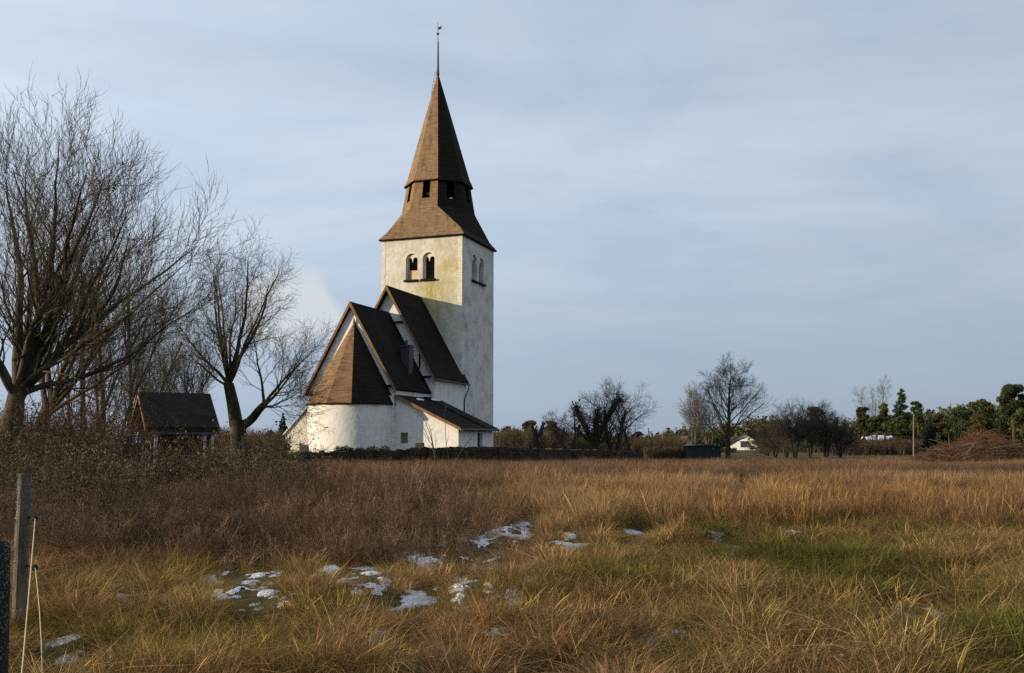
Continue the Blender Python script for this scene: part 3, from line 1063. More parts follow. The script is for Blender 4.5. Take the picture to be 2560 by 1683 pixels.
class Skel:
    """a bare tree's branches as polylines, grown level by level"""

    def __init__(s, seed):
        s.r = np.random.RandomState(seed)
        s.lines = []          # (level, points, radii)

    def grow(s, p, d, rad, L, lvl, P):
        r = s.r
        n = P['seg'][lvl]
        pts = [p]; rr = [rad]
        d = norm(np.asarray(d, float))
        taper = P['taper'][lvl]
        step = L / n
        up = P['up'][lvl]
        for i in range(n):
            d = norm(d + r.normal(0, P['wob'][lvl], 3) + np.array([0, 0, up]))
            p = p + d * step * r.uniform(.85, 1.15)
            pts.append(p)
            rr.append(rad * (1 - taper * (i + 1) / n))
        s.lines.append((lvl, np.array(pts), np.array(rr)))
        if lvl + 1 >= len(P['seg']):
            return
        k = P['kids'][lvl]
        k = int(k + r.rand()) if k < 40 else int(k)
        az0 = r.uniform(0, 6.28)
        for j in range(k):
            t = P['start'][lvl] + (1 - P['start'][lvl]) * ((j + r.uniform(.1, .9)) / k)
            q = min(n - 1, int(t * n)); fr = t * n - q
            pp = pts[q] + (pts[q + 1] - pts[q]) * fr
            dd = norm(pts[q + 1] - pts[q])
            ra = rr[q] + (rr[q + 1] - rr[q]) * fr
            az = az0 + j * 2.4 + r.uniform(-.5, .5)
            ref = np.array([1, 0, 0]) if abs(dd[0]) < .8 else np.array([0, 1, 0])
            a = norm(np.cross(dd, ref)); b = np.cross(dd, a)
            th = P['ang'][lvl] * r.uniform(.7, 1.25)
            nd = dd * math.cos(th) + (a * math.cos(az) + b * math.sin(az)) * math.sin(th)
            nl = P['len'][lvl] * r.uniform(.65, 1.25) * (1 - P['fall'][lvl] * t)
            if 'rel' in P:
                nl = min(nl, P['rel'] * L * (1.15 - .5 * t) * r.uniform(.8, 1.1))
            s.grow(pp, nd, max(P['rmin'], min(ra * .85, ra * P['rr'][lvl] * r.uniform(.8, 1.1))), nl, lvl + 1, P)

    def mesh(s, name, levels, mat, parent, sides, smooth=True):
        Vs, F3, F4, off = [], [], [], 0
        groups = {}
        for lvl, pts, rr in s.lines:
            if lvl in levels:
                groups.setdefault((len(pts), sides[lvl]), []).append((pts, rr))
        for (n, k), ls in groups.items():
            Pp = np.array([l[0] for l in ls]); Rr = np.array([l[1] for l in ls])
            m = len(ls)
            T = np.gradient(Pp, axis=1)
            T /= np.linalg.norm(T, axis=2, keepdims=True) + 1e-9
            ax = Pp[:, -1] - Pp[:, 0]
            ref = np.where(np.abs(ax[:, 2:3]) > .8 * np.linalg.norm(ax, axis=1, keepdims=True), np.array([[1., .2, 0]]), np.array([[.1, .2, 1.]]))
            A = np.cross(T, ref[:, None, :]); A /= np.linalg.norm(A, axis=2, keepdims=True) + 1e-9
            B = np.cross(T, A)
            th = 2 * np.pi * np.arange(k) / k
            V = Pp[:, :, None, :] + Rr[:, :, None, None] * (A[:, :, None, :] * np.cos(th)[None, None, :, None] + B[:, :, None, :] * np.sin(th)[None, None, :, None])
            Vs.append(V.reshape(-1, 3))
            base = off + np.arange(m)[:, None, None] * n * k + np.arange(n - 1)[None, :, None] * k
            j = np.arange(k)[None, None, :]; j2 = (np.arange(k)[None, None, :] + 1) % k
            F4.append(np.stack([base + j, base + j2, base + k + j2, base + k + j], -1).reshape(-1, 4))
            off += m * n * k
        return np_mesh(name, np.concatenate(Vs), [np.concatenate(F4)], mat, parent, smooth)


SIDES = [10, 7, 5, 3, 3, 3, 3]


def bare_tree(name, label, group, loc, seed, P, starts, bark, twig, split=2, rz=0.0):
    """starts: list of (point, direction, radius, length, level)"""
    root = thing(name, label, 'tree', loc, rz, group)
    sk = Skel(seed)
    for p, d, rad, L, lvl in starts:
        sk.grow(np.array(p, float), d, rad, L, lvl, P)
    top = len(P['seg'])
    sk.mesh('trunk', set(range(0, split)), bark, root, SIDES)
    sk.mesh('crown', set(range(split, top)), twig, root, SIDES)
    return root, sk


# parameter sets: level 0 trunk or stem, 1 limbs, 2 branches, 3 sprays, 4 twigs
def pset(**k):
    base = dict(seg=[7, 7, 6, 5, 4, 3], taper=[.55, .86, .85, .82, .8, .8], wob=[.06, .10, .13, .15, .16, .18], up=[.03, .05, .06, .06, .05, .05],
                kids=[6, 7, 6, 5, 4, 0], start=[.35, .22, .18, .15, .1, 0], ang=[.75, .75, .7, .7, .7, .7],
                len=[5, 2.6, 1.4, .75, .45, .3], fall=[.35, .5, .45, .4, .3, .3], rr=[.5, .45, .5, .55, .6, .6], rmin=.008)
    base.update(k)
    n = k.get('levels', 5)
    for key in ('seg', 'taper', 'wob', 'up', 'kids', 'start', 'ang', 'len', 'fall', 'rr'):
        base[key] = base[key][:n]
    return base


def left_trees():
    # big many-stemmed tree at the picture's left edge
    P = pset(levels=6, len=[6.5, 3.1, 1.5, .85, .45], kids=[9, 8, 7, 5, 3], ang=[.62, .62, .55, .5, .5], up=[.03, .045, .07, .09, .09, .08], rmin=.009, rr=[.42, .40, .48, .55, .6],
             start=[.15, .2, .2, .2, .15], fall=[.3, .4, .4, .35, .3])
    X, Y = gx(14, 32), 32
    t = [((0, 0, -.1), (.02, 0, 1), .55, 3.3, 0)]
    root = thing('bare_tree', 'large bare tree with thick dark trunk forking low at the left edge of the thicket', 'tree', (X, Y, 0), 0, 'big bare trees on the left')
    sk = Skel(4)
    # trunk without children, then forks
    P0 = dict(P); P0['kids'] = [0] + P['kids'][1:]
    sk.grow(np.array((0, 0, -.1)), (.02, 0, 1), .56, 3.5, 0, P0)
    top = sk.lines[0][1][-1]
    for d, rad, L in (((-.12, .1, 1), .20, 8.3), ((.12, -.15, 1), .19, 8.5), ((.38, .12, 1), .18, 8.0), ((.66, -.10, .95), .16, 8.6), ((-.55, .2, .8), .16, 7.4),
                      ((.22, .5, .9), .16, 7.6), ((1.0, .2, .42), .12, 6.6), ((1.0, -.1, .75), .13, 7.4), ((-.2, -.5, .9), .15, 7.4), ((.54, .45, .95), .14, 8.3), ((.26, -.4, 1), .15, 8.2), ((.05, .2, 1), .14, 8.5), ((.86, .3, .8), .13, 7.8), ((.48, -.2, 1), .14, 8.4), ((.78, -.3, .75), .12, 7.2)):
        sk.grow(top - np.array((0, 0, np.random.RandomState(int(L * 10)).uniform(0, .9))), d, rad, L, 1, dict(P, seg=[7, 12, 8, 6, 5], taper=[.5, .9, .88, .85, .8], len=[6, 3.6, 1.9, .85], kids=[9, 15, 8, 4.5], start=[.15, .12, .15, .12], fall=[.3, .5, .35, .3], wob=[.06, .09, .12, .14, .15], ang=[.6, .66, .52, .48], up=[.03, .018, .075, .10, .08], rr=[.42, .36, .48, .6], rmin=.0075))
    sk.mesh('trunk', {0, 1}, M['bark'], root, SIDES)
    sk.mesh('crown', {2, 3, 4, 5}, M['twig'], root, SIDES)
    tips = np.array([l[1][-1] for l in sk.lines if l[0] == 4])
    rs = np.random.RandomState(3)
    out = tips[(tips[:, 0] > 2.6) & (tips[:, 2] > 5.5)]
    sel = out[rs.choice(len(out), 8, replace=False)]
    for c in sel:
        V, F = leaf_arrays(rs, c + rs.normal(0, .03, (22, 3)), .03)
        np_mesh('seed_cluster', V, [F], M['twig_dark'], root)
    # second tree, several upright stems
    root = thing('bare_tree', 'bare tree with many upright stems between the left-edge tree and the red shed', 'tree', (gx(92, 38), 38, 0), 0, 'big bare trees on the left')
    sk = Skel(9)
    sk.grow(np.array((0, 0, -.1)), (.03, 0, 1), .42, 3.2, 0, P0)
    top = sk.lines[0][1][-1]
    for d, rad, L in (((0, .1, 1), .13, 8.8), ((.3, -.1, 1), .125, 8.4), ((.56, .15, .95), .12, 8.6), ((-.4, .1, 1), .13, 8.2), ((.82, 0, .8), .10, 7.6), ((.2, .5, 1), .11, 8.2), ((1, -.15, .5), .09, 6.6)):
        sk.grow(top - np.array((0, 0, .5)), d, rad, L, 1, dict(P, seg=[7, 11, 7, 6, 5], taper=[.5, .9, .88, .85, .8], len=[6, 3.0, 1.7, .8], kids=[9, 13, 7, 4], start=[.15, .12, .15, .12], fall=[.3, .5, .35, .3], ang=[.6, .58, .52, .48], up=[.03, .05, .085, .10, .08], rr=[.42, .36, .48, .6], rmin=.0075))
    sk.mesh('trunk', {0, 1}, M['bark'], root, SIDES)
    sk.mesh('crown', {2, 3, 4, 5}, M['twig'], root, SIDES)
    # thin trees behind the thicket
    Pt = pset(levels=4, len=[3.2, 1.7, .85], kids=[17, 9, 5], ang=[.5, .55, .55], up=[.03, .08, .08, .07], rmin=.008, start=[.2, .15, .15], rr=[.38, .45, .55])
    for i, (px, Y, h, lab) in enumerate(((205, 46, 9.6, 'slender bare tree behind the brown thicket, leftmost of the three slim ones'),
                                         (262, 50, 9.4, 'slender bare tree behind the thicket, middle of the three slim ones'),
                                         (330, 53, 10.0, 'slender bare tree rising behind the red shed roof\'s left end'))):
        bare_tree('bare_tree', lab, 'slim bare trees behind the thicket', (gx(px, Y), Y, 0), 20 + i, Pt,
                  [((0, 0, -.1), (.02, 0, 1), .14, h, 0), ((.15, .1, -.1), (.14, .1, 1), .10, h * .85, 0), ((-.15, 0, -.1), (-.16, 0, 1), .10, h * .82, 0)], M['bark'], M['twig'], 1)
    # pollard behind the shed
    Pp = pset(levels=4, len=[5.8, 2.5, 1.2], kids=[17, 12, 7], ang=[.6, .55, .55], up=[.0, .07, .06, .05], rmin=.009, start=[.78, .12, .15], rr=[.3, .42, .5], seg=[6, 10, 7, 5])
    bare_tree('pollard_tree', 'pollarded bare tree with a fan of upright branches behind the red shed', 'pollarded trees', (gx(492, 56), 56, 0), 31, Pp,
              [((0, 0, -.1), (.02, 0, 1), .34, 3.6, 0)], M['bark_moss'], M['twig'], 1)
    bare_tree('pollard_tree', 'pollarded bare tree mostly hidden by the left-hand trees, behind the shed\'s ridge', 'pollarded trees', (gx(405, 58), 58, 0), 33, Pp,
              [((0, 0, -.1), (-.02, 0, 1), .3, 3.6, 0)], M['bark_moss'], M['twig'], 1)
    # forked mossy tree between shed and church
    root = thing('pollard_tree', 'mossy knotted bare tree with a forked trunk between shed and church', 'tree', (gx(600, 58), 58, 0), 0, 'pollarded trees')
    sk = Skel(41)
    Pq = pset(levels=5, len=[5, 3.4, 1.7, .8], kids=[0, 12, 8, 5], ang=[.6, .66, .62, .6], up=[.0, .035, .03, .02, .01], rmin=.0085, rr=[.4, .42, .5, .6], seg=[6, 10, 8, 6, 5], start=[.3, .18, .15, .1])
    P0 = dict(Pq)
    sk.grow(np.array((0, 0, -.1)), (-.01, 0, 1), .58, 3.2, 0, dict(P0, wob=[.02] + Pq['wob'][1:], taper=[.22] + Pq['taper'][1:]))
    b1 = sk.lines[-1][1][-1]
    sk.grow(b1 + np.array((-.08, 0, -.35)), (-.16, 0, 1), .42, 2.5, 0, dict(P0, wob=[.03] + Pq['wob'][1:], taper=[.25] + Pq['taper'][1:]))
    l1 = sk.lines[-1][1][-1]
    sk.grow(b1 + np.array((.1, 0, -.5)), (.85, -.1, .62), .30, 2.2, 0, dict(P0, taper=[.3] + Pq['taper'][1:]))
    l2 = sk.lines[-1][1][-1]
    for o, d, rad, L in ((l1, (-.28, .1, 1), .13, 7.0), (l1, (.04, 0, 1), .17, 7.9), (l1, (.30, .1, 1), .15, 7.9), (l1, (-.62, -.1, .9), .11, 5.8), (l1, (.1, -.4, 1), .12, 7.0),
                         (l1, (.55, -.1, .95), .11, 7.0), (l1, (-.1, .5, 1), .11, 6.6), (l1, (-.95, 0, .35), .08, 3.8), (l1, (-.15, -.2, 1), .11, 7.2),
                         (l2, (.45, 0, 1), .11, 4.8), (l2, (.8, .1, .6), .10, 3.5), (l2, (1, -.2, .2), .07, 2.7), (l2, (.05, .2, 1), .10, 4.8), (l2, (1, .2, -.05), .05, 2.0)):
        sk.grow(o - np.array((0, 0, .12)), d, rad, L, 1, Pq)
    sk.mesh('trunk', {0, 1}, M['bark_moss'], root, SIDES)
    sk.mesh('crown', {2, 3, 4, 5}, M['twig'], root, SIDES)


left_trees()


def right_trees():
    G = 'bare trees behind the churchyard wall'
    Y = 90
    # twisted thin tree
    P = pset(levels=5, len=[2.4, 1.6, .9, .5], kids=[7, 6, 6, 4], ang=[.8, .75, .7, .7], wob=[.16, .22, .24, .22, .2], rmin=.011, start=[.45, .2, .15, .1], up=[.05, .03, .03, .02, .02])
    bare_tree('bare_tree', 'twisted thin bare tree with open crown, left of the mossy forked tree', G, (gx(1436, Y), Y, 0), 51, P,
              [((0, 0, -.1), (-.35, 0, 1), .14, 3.6, 0), ((.15, 0, -.1), (.22, 0, 1), .14, 4.2, 0)], M['bark'], M['twig'], 2)
    # mossy forked snag
    root = thing('mossy_tree', 'dark mossy tree with two thick cut limbs forming a V', 'tree', (gx(1488, Y), Y, 0), 0, G)
    sk = Skel(52)
    Pm = pset(levels=4, len=[1.2, .8, .5], kids=[12, 5, 4], ang=[.9, .8, .8], rmin=.011, start=[.2, .15, .1], rr=[.18, .5, .6], wob=[.09, .2, .2, .2])
    sk.grow(np.array((0, 0, -.1)), (.03, 0, 1), .36, 1.9, 0, dict(Pm, kids=[0, 5, 4], taper=[.1, .6, .7, .7]))
    b = sk.lines[-1][1][-1]
    sk.grow(b - np.array((0, 0, .3)), (-.62, 0, 1), .28, 4.1, 0, dict(Pm, taper=[.35, .6, .7, .7]))
    sk.grow(b - np.array((0, 0, .3)), (.36, .1, 1), .33, 4.9, 0, dict(Pm, taper=[.45, .6, .7, .7]))
    sk.grow(b - np.array((0, 0, .2)), (.0, .2, 1), .25, 2.9, 0, dict(Pm, taper=[.3, .6, .7, .7]))
    sk.grow(np.array((.02, 0, 1.35)), (-1, 0, .5), .16, 1.9, 0, dict(Pm, up=[.14, .05, .05, .05]))
    sk.grow(np.array((.05, 0, 1.35)), (1, 0, .6), .16, 2.4, 0, dict(Pm, up=[.06, .05, .05, .05]))
    sk.mesh('trunk', {0}, M['bark_moss'], root, SIDES)
    sk.mesh('crown', {1, 2, 3}, M['twig'], root, SIDES)
    rs = np.random.RandomState(7)
    big = [l for l in sk.lines if l[0] == 0][1:4]
    C = np.concatenate([l[1][rs.randint(2, len(l[1]), 420)] + rs.normal(0, .24, (420, 3)) for l in big])
    V, F = leaf_arrays(rs, C, .11)
    np_mesh('moss', V, [F], M['pine_light'], root)
    # dense rounded tree
    P = pset(levels=5, len=[3.9, 1.9, 1.0, .55], kids=[14, 8, 6, 3], ang=[.75, .6, .6, .6], rmin=.010, start=[.12, .2, .15, .1], up=[.02, .03, .02, .02, .02], rr=[.38, .42, .5, .6])
    bare_tree('bare_tree', 'dense dark bare tree with rounded crown and twin trunk behind the wall', G, (gx(1533, Y), Y, 0), 53, P,
              [((-.2, 0, -.1), (-.06, 0, 1), .26, 5.0, 0), ((.2, 0, -.1), (.12, 0, 1), .26, 4.6, 0)], M['twig_dark'], M['twig_dark'], 1)
    P = pset(levels=4, len=[1.5, .9, .5], kids=[9, 6, 5], ang=[.8, .7, .7], rmin=.010, start=[.5, .2, .15], rr=[.4, .5, .6])
    bare_tree('bare_tree', 'short dark bare tree at the right end of the churchyard wall', G, (gx(1578, Y - 8), Y - 8, 0), 54, P,
              [((0, 0, -.1), (.04, 0, 1), .17, 3.0, 0)], M['twig_dark'], M['twig_dark'], 1)
    bare_tree('tree_stump', 'tall ochre tree stump with cut knobs behind the wall', G, (gx(1345, Y), Y, 0), 55,
              pset(levels=3, len=[.7, .4], kids=[7, 4], ang=[.6, .6], rmin=.03, start=[.85, .3], rr=[.35, .5], taper=[.2, .5, .6]),
              [((0, 0, -.1), (-.02, 0, 1), .30, 2.9, 0), ((.1, 0, 2.1), (.3, 0, 1), .22, 1.1, 0)], M['bark_moss'], M['twig'], 1)
    # large lone tree by the dark hut
    Y = 96
    P = pset(levels=6, len=[5.8, 2.4, 1.2, .7, .4], kids=[28, 9, 6, 3, 1.6], ang=[.92, .55, .6, .6, .6], rmin=.009, start=[.14, .22, .2, .15, .1], up=[.02, .045, .05, .04, .03, .03], fall=[.72, .5, .45, .4, .3], rel=.62, rr=[.42, .42, .5, .6, .6], seg=[9, 8, 6, 5, 4, 3],
             taper=[.85, .7, .7, .75, .8, .8])
    bare_tree('bare_tree', 'tall symmetrical bare tree standing just right of the dark hut', 'lone bare trees by the hut', (gx(1820, Y), Y, 0), 61, P,
              [((0, 0, -.1), (.0, 0, 1), .27, 8.9, 0)], M['bark'], M['twig'], 1)
    P = pset(levels=5, len=[2.9, 1.5, .8, .5], kids=[12, 6, 5, 3], ang=[.6, .55, .6, .6], rmin=.010, start=[.25, .2, .2, .15], up=[.02, .07, .05, .04, .03], rr=[.38, .42, .5, .6])
    for px, Yd, h, sd, lab in ((1737, 124, 7.6, 62, 'pale slender bare tree behind the dark hut, left of the tall one'), (1772, 128, 7.2, 63, 'pale thin bare tree between the slender tree and the tall one'),
                               (2186, 165, 11.5, 64, 'pale bare tree with upswept branches above the pines')):
        bare_tree('bare_tree', lab, 'lone bare trees by the hut', (gx(px, Yd), Yd, 0), sd, P,
                  [((0, 0, -.1), (.0, 0, 1), .13, h, 0), ((.1, 0, -.1), (.13, 0, 1), .09, h * .8, 0), ((-.1, 0, -.1), (-.12, 0, 1), .09, h * .82, 0)], M['twig_pale'], M['twig_pale'], 1)
    # dark scrub trees right of the houses
    P = pset(levels=5, len=[2.3, 1.4, .85, .5], kids=[10, 7, 5, 3], ang=[.75, .7, .7, .7], rmin=.011, start=[.12, .2, .15, .15], up=[.02, .04, .03, .03, .03], rr=[.42, .48, .55, .6], wob=[.12, .16, .18, .18, .18])
    specs = [(1916, 118, 1.0, 'low dark bare bush on the yellow field'), (1934, 108, 2.8, 'dark spreading bare tree left of the red gable'), (1962, 104, 4.0, 'dark bare tree in front of the red gabled house'),
             (1985, 100, 5.3, 'tall dark bare tree right of the red gable'), (2022, 102, 5.2, 'dense dark bare tree at the thicket\'s middle'), (2062, 104, 4.2, 'dark bare tree at the right of the scrub row'), (2098, 106, 2.9, 'low dark bare tree ending the scrub row')]
    for i, (px, Yd, h, lab) in enumerate(specs):
        bare_tree('scrub_tree', lab, 'dark scrub trees in front of the houses', (gx(px, Yd), Yd, 0), 70 + i, P,
                  [((0, 0, -.1), (-.2, 0, 1), .12, h * .8, 0), ((.2, .2, -.1), (.25, 0, 1), .11, h * .85, 0), ((.0, .3, -.1), (.02, .1, 1), .12, h * .9, 0)], M['twig_dark'], M['twig_dark'], 1)


right_trees()


# ------------------------------------------------------------------ conifers
def pine_at(label, px, ytop, Y, width_px, seed, mat, kind='pine', trunk_from=.35, name='pine_tree', n=2600, group='pines at the wood edge'):
    rs = np.random.RandomState(seed)
    x, y, zt = at(px, ytop, Y)
    w = width_px / F_PX * Y
    root = thing(name, label, 'tree', (x, Y, 0), 0, group)
    cl = []
    tr = MB()
    if kind == 'spruce':
        L_ = 16
        for i in range(L_):
            t = i / (L_ - 1)
            z = zt * (.06 + .94 * t)
            r_ = max(.08, w / 2 * (1 - t) ** .8)
            for k in range(7):
                a = rs.uniform(0, 6.28)
                q = r_ * rs.uniform(.45, .95)
                cl.append(((q * math.cos(a), q * math.sin(a), z - q * .22), (r_ * .36 + .06, r_ * .36 + .06, zt / L_ * .55)))
    elif kind == 'tall':
        L_ = 15
        for i in range(L_):
            t = i / (L_ - 1)
            z = zt * (trunk_from + (1 - trunk_from) * t) - .1
            r_ = w / 2 * (.42 + .58 * math.sin(math.pi * (.25 + .72 * (1 - t)) * .62)) * rs.uniform(.7, 1.25) * (1.25 - t * .95)
            for k in range(7):
                a = rs.uniform(0, 6.28)
                q = r_ * rs.uniform(.2, 1.0)
                cl.append(((q * math.cos(a), q * math.sin(a), z + rs.uniform(-.2, .2)), (r_ * .26 + .12, r_ * .26 + .12, zt * .022 + .08)))
    else:
        k = 30
        for i in range(k):
            a = rs.uniform(0, 6.28)
            t = rs.rand()
            q = w / 2 * rs.uniform(.15, .82) * (1 - .45 * t)
            z = zt * (trunk_from + (1 - trunk_from) * (.12 + .80 * t))
            cl.append(((q * math.cos(a), q * math.sin(a), z), (w * rs.uniform(.09, .17), w * rs.uniform(.09, .17), zt * (1 - trunk_from) * rs.uniform(.05, .10))))
            tr.tube([(0, 0, z * .86), (q * math.cos(a) * .6, q * math.sin(a) * .6, z * .95), (q * math.cos(a), q * math.sin(a), z)], [.05, .035, .02], 4)
    tr.tube([(0, 0, -.1), (w * .02, 0, zt * .35), (-w * .01, 0, zt * .7), (0, 0, zt * .93)], [.018 * zt + .05, .014 * zt + .04, .011 * zt, .02], 6)
    C = clump_points(rs, cl, int(n * 2.6))
    C = C[C[:, 2] > .1]
    V, F = leaf_arrays(rs, C, .00125 * Y, aspect=.35)
    np_mesh('crown', V, [F], mat, root)
    tr.build('trunk', M['pine_bark'], root)
    return root


def conifers():
    p, pl, s = M['pine'], M['pine_light'], M['spruce']
    L = [
        # behind the churchyard wall
        ('round olive pine just right of the tower foot', 1268, 1066, 170, 42, 1, p, 'pine', .15, 1400),
        ('small pine between two round olive pines', 1292, 1072, 172, 30, 2, p, 'pine', .2, 1200),
        ('broad domed olive pine behind the churchyard wall, left of the ochre stump', 1325, 1050, 168, 62, 3, pl, 'pine', .1, 2200),
        ('broad domed olive pine right of the ochre stump', 1382, 1050, 166, 72, 4, pl, 'pine', .12, 2600),
        ('dark pine behind the twisted bare tree', 1448, 1062, 172, 46, 5, p, 'pine', .2, 1800),
        ('dark pine behind the dense rounded tree', 1592, 1078, 150, 46, 6, p, 'pine', .2, 1600),
        # right-hand wood edge
        ('flat-topped dark pine rising alone above the wood', 2040, 1016, 190, 58, 7, p, 'pine', .58, 1500),
        ('leftmost grey pine of the right-hand group, with thin trunk', 2157, 1017, 130, 52, 8, p, 'pine', .48, 2000),
        ('slim-trunked pine with broad crown in front of the white roof', 2188, 1040, 128, 64, 9, p, 'pine', .42, 2000),
        ('light umbrella pine beside the tapering pine', 2208, 1007, 150, 44, 10, pl, 'pine', .55, 1300),
        ('tall tapering pine at the middle of the group', 2252, 976, 140, 66, 11, p, 'tall', .16, 3600),
        ('small leaning pine right of the tapering pine', 2292, 1002, 150, 44, 12, p, 'pine', .55, 1300),
        ('broad olive pine behind the pale pole', 2290, 1032, 165, 70, 13, pl, 'pine', .1, 2400),
        ('rounded olive pine in the low row, left one', 2348, 1022, 165, 70, 14, pl, 'pine', .08, 2600),
        ('rounded olive pine in the low row, right one', 2398, 1017, 160, 70, 15, p, 'pine', .08, 2600),
        ('large olive pine leaning into the tallest pine', 2450, 996, 140, 92, 16, pl, 'pine', .1, 3800),
        ('olive pine at the picture\'s right edge in front of the wood', 2572, 1006, 118, 90, 19, pl, 'pine', .1, 2600),
        ('dark pine filling the gap left of the large olive pine', 2405, 1010, 150, 80, 20, p, 'pine', .1, 2600),
        ('short olive pine left of the dark young spruce', 2312, 1050, 150, 60, 21, pl, 'pine', .08, 2000),
        ('tallest dark pine at the right edge above the brush pile', 2525, 952, 112, 104, 17, p, 'pine', .36, 5200),
        ('yellowish young pine in front of the large olive pine', 2430, 1046, 120, 84, 18, pl, 'pine', .1, 2600),
    ]
    for lab, px, yt, Y, w, sd, mt, k, tf, n in L:
        pine_at(lab, px, yt, Y, w, 100 + sd, mt, k, tf, 'pine_tree', n)
    pine_at('small pointed dark spruce left of the white gabled house', 708, 1036, 150, 46, 131, s, 'spruce', 0, 'spruce_tree', 2200, 'spruces')
    pine_at('dark broad young spruce right of the pale pole', 2322, 1046, 105, 48, 132, s, 'spruce', 0, 'spruce_tree', 3200, 'spruces')


conifers()


def far_wood():
    """the wood behind, one mass of conifer crowns"""
    rs = np.random.RandomState(77)
    prof = [(1180, 1090), (1300, 1082), (1480, 1088), (1600, 1090), (1640, 1080), (1700, 1074), (1760, 1068), (1830, 1062), (1880, 1050), (1960, 1048), (2040, 1050), (2120, 1050), (2200, 1048), (2300, 1034), (2400, 1022), (2500, 1012), (2600, 1000), (2800, 1005)]
    pxs, ys = zip(*prof)
    cl = []
    for i in range(560):
        px = rs.uniform(1180, 2800) if i % 4 else rs.uniform(2120, 2800)
        Y = rs.uniform(205, 275)
        yt = np.interp(px, pxs, ys) + rs.uniform(-5, 9)
        x, _, zt = at(px, yt, Y)
        zt = max(2.0, zt)
        w = rs.uniform(1.6, 3.0)
        for k in range(6):
            t = k / 5
            cl.append(((x + rs.uniform(-.6, .6), Y, zt * (1 - .8 * t) - .3), (w * (.25 + .75 * t), w * (.25 + .75 * t), zt * .13 + .2)))
    C = clump_points(rs, cl, 200000)
    C = C[C[:, 2] > 0]
    V, F = leaf_arrays(rs, C, .46, aspect=.45)
    o = np_mesh('woods', V, [F], M['pine_light'])
    tag(o, 'long dark olive conifer wood along the far edge of the fields', 'woods', kind='stuff')


far_wood()


def brushwood(name, label, spans, seed, mat, n, leafsize=None):
    """low leafless scrub: masses of ascending shoots"""
    rs = np.random.RandomState(seed)
    sk = Skel(seed)
    for px0, px1, Y0, Y1, ytop, dens in spans:
        for i in range(int(n * dens)):
            Y = rs.uniform(Y0, Y1)
            px = rs.uniform(px0, px1)
            x = gx(px, Y)
            zt = max(.5, at(px, ytop, Y)[2] * rs.uniform(.6, 1.08))
            base = np.array((x, Y, 0.0))
            for k in range(3):
                d = norm(np.array((rs.normal(0, .22), rs.normal(0, .22), 1)))
                pts = [base]
                for q in range(4):
                    d = norm(d + rs.normal(0, .12, 3))
                    pts.append(pts[-1] + d * zt / 4)
                r_ = .00022 * Y + .004
                sk.lines.append((0, np.array(pts), np.linspace(r_ * 1.5, r_ * .5, 5)))
                for q in range(4):
                    s_ = pts[rs.randint(1, 4)]
                    dd = norm(d + rs.normal(0, .45, 3))
                    pp = [s_ + dd * zt * .12 * u + np.array((0, 0, .02 * zt * u)) for u in range(4)]
                    sk.lines.append((1, np.array(pp), np.linspace(r_, r_ * .4, 4)))
    o = sk.mesh(name, {0, 1}, mat, None, [3, 3], False)
    tag(o, label, 'scrub', kind='stuff')


brushwood('brushwood', 'brown leafless scrub behind the churchyard wall', [(1236, 1420, 98, 125, 1078, 1.0), (1400, 1700, 100, 130, 1094, 1.2), (1610, 1730, 96, 104, 1118, .5)], 81, M['twig_scrub'], 620)
brushwood('brushwood', 'dark leafless scrub between the shed and the church', [(560, 700, 66, 90, 1085, 1.0), (440, 600, 70, 95, 1078, .8)], 82, M['twig_bush'], 420)
brushwood('brushwood', 'low grey scrub around the far houses', [(1900, 2160, 150, 185, 1112, .8), (1700, 1840, 150, 180, 1120, .5), (2080, 2330, 120, 150, 1098, .8)], 83, M['twig_bush'], 520)


# ------------------------------------------------------------------ buildings besides the church
def house(name, label, x, y, rz, w, d, h, rise, mw, mr, windows=(), over=.3, group=None, chimney=None, z0=0.0):
    """gable end faces local -y; ridge along y"""
    root = thing(name, label, 'house' if 'house' in name else name.split('_')[-1], (x, y, z0), rz, group)
    mb = MB()
    hw = w / 2
    mb.prism([(-hw, 0, 0), (hw, 0, 0), (hw, 0, h), (0, 0, h + rise), (-hw, 0, h)], (0, d, 0))
    mb.build('wall', mw, root)
    r = MB()
    sl = rise / hw
    xe = hw + over; ze = h - over * sl + .02
    gable_roof(r, -over, d + over, xe, xe, ze, ze, h + rise + .02, .14)
    for v in r.v[:]:
        pass
    r.v = [(a, b, c + .13) for a, b, c in r.v]
    rf = r.build('roof', mr, root)
    for (side, a, b, z0_, z1_) in windows:
        f = MB(); g = MB()
        if side == 'g':
            f.box(a - .07, b + .07, -.05, .01, z0_ - .07, z1_ + .07); g.box(a, b, -.07, -.051, z0_, z1_)
        elif side == 'l':
            f.box(-hw - .05, -hw + .01, a - .07, b + .07, z0_ - .07, z1_ + .07); g.box(-hw - .07, -hw - .051, a, b, z0_, z1_)
        else:
            f.box(hw - .01, hw + .05, a - .07, b + .07, z0_ - .07, z1_ + .07); g.box(hw + .051, hw + .07, a, b, z0_, z1_)
        wo = f.build('window', M['white_paint'], root)
        g.build('pane', M['glass'], wo)
    if chimney:
        c = MB()
        cx_, cy_, s_, top = chimney
        c.box(cx_ - s_, cx_ + s_, cy_ - s_, cy_ + s_, h + rise * .4, h + rise + top)
        c.box(cx_ - s_ - .06, cx_ + s_ + .06, cy_ - s_ - .06, cy_ + s_ + .06, h + rise + top + .003, h + rise + top + .12)
        c.build('chimney', M['roof_tile'], rf)
    return root


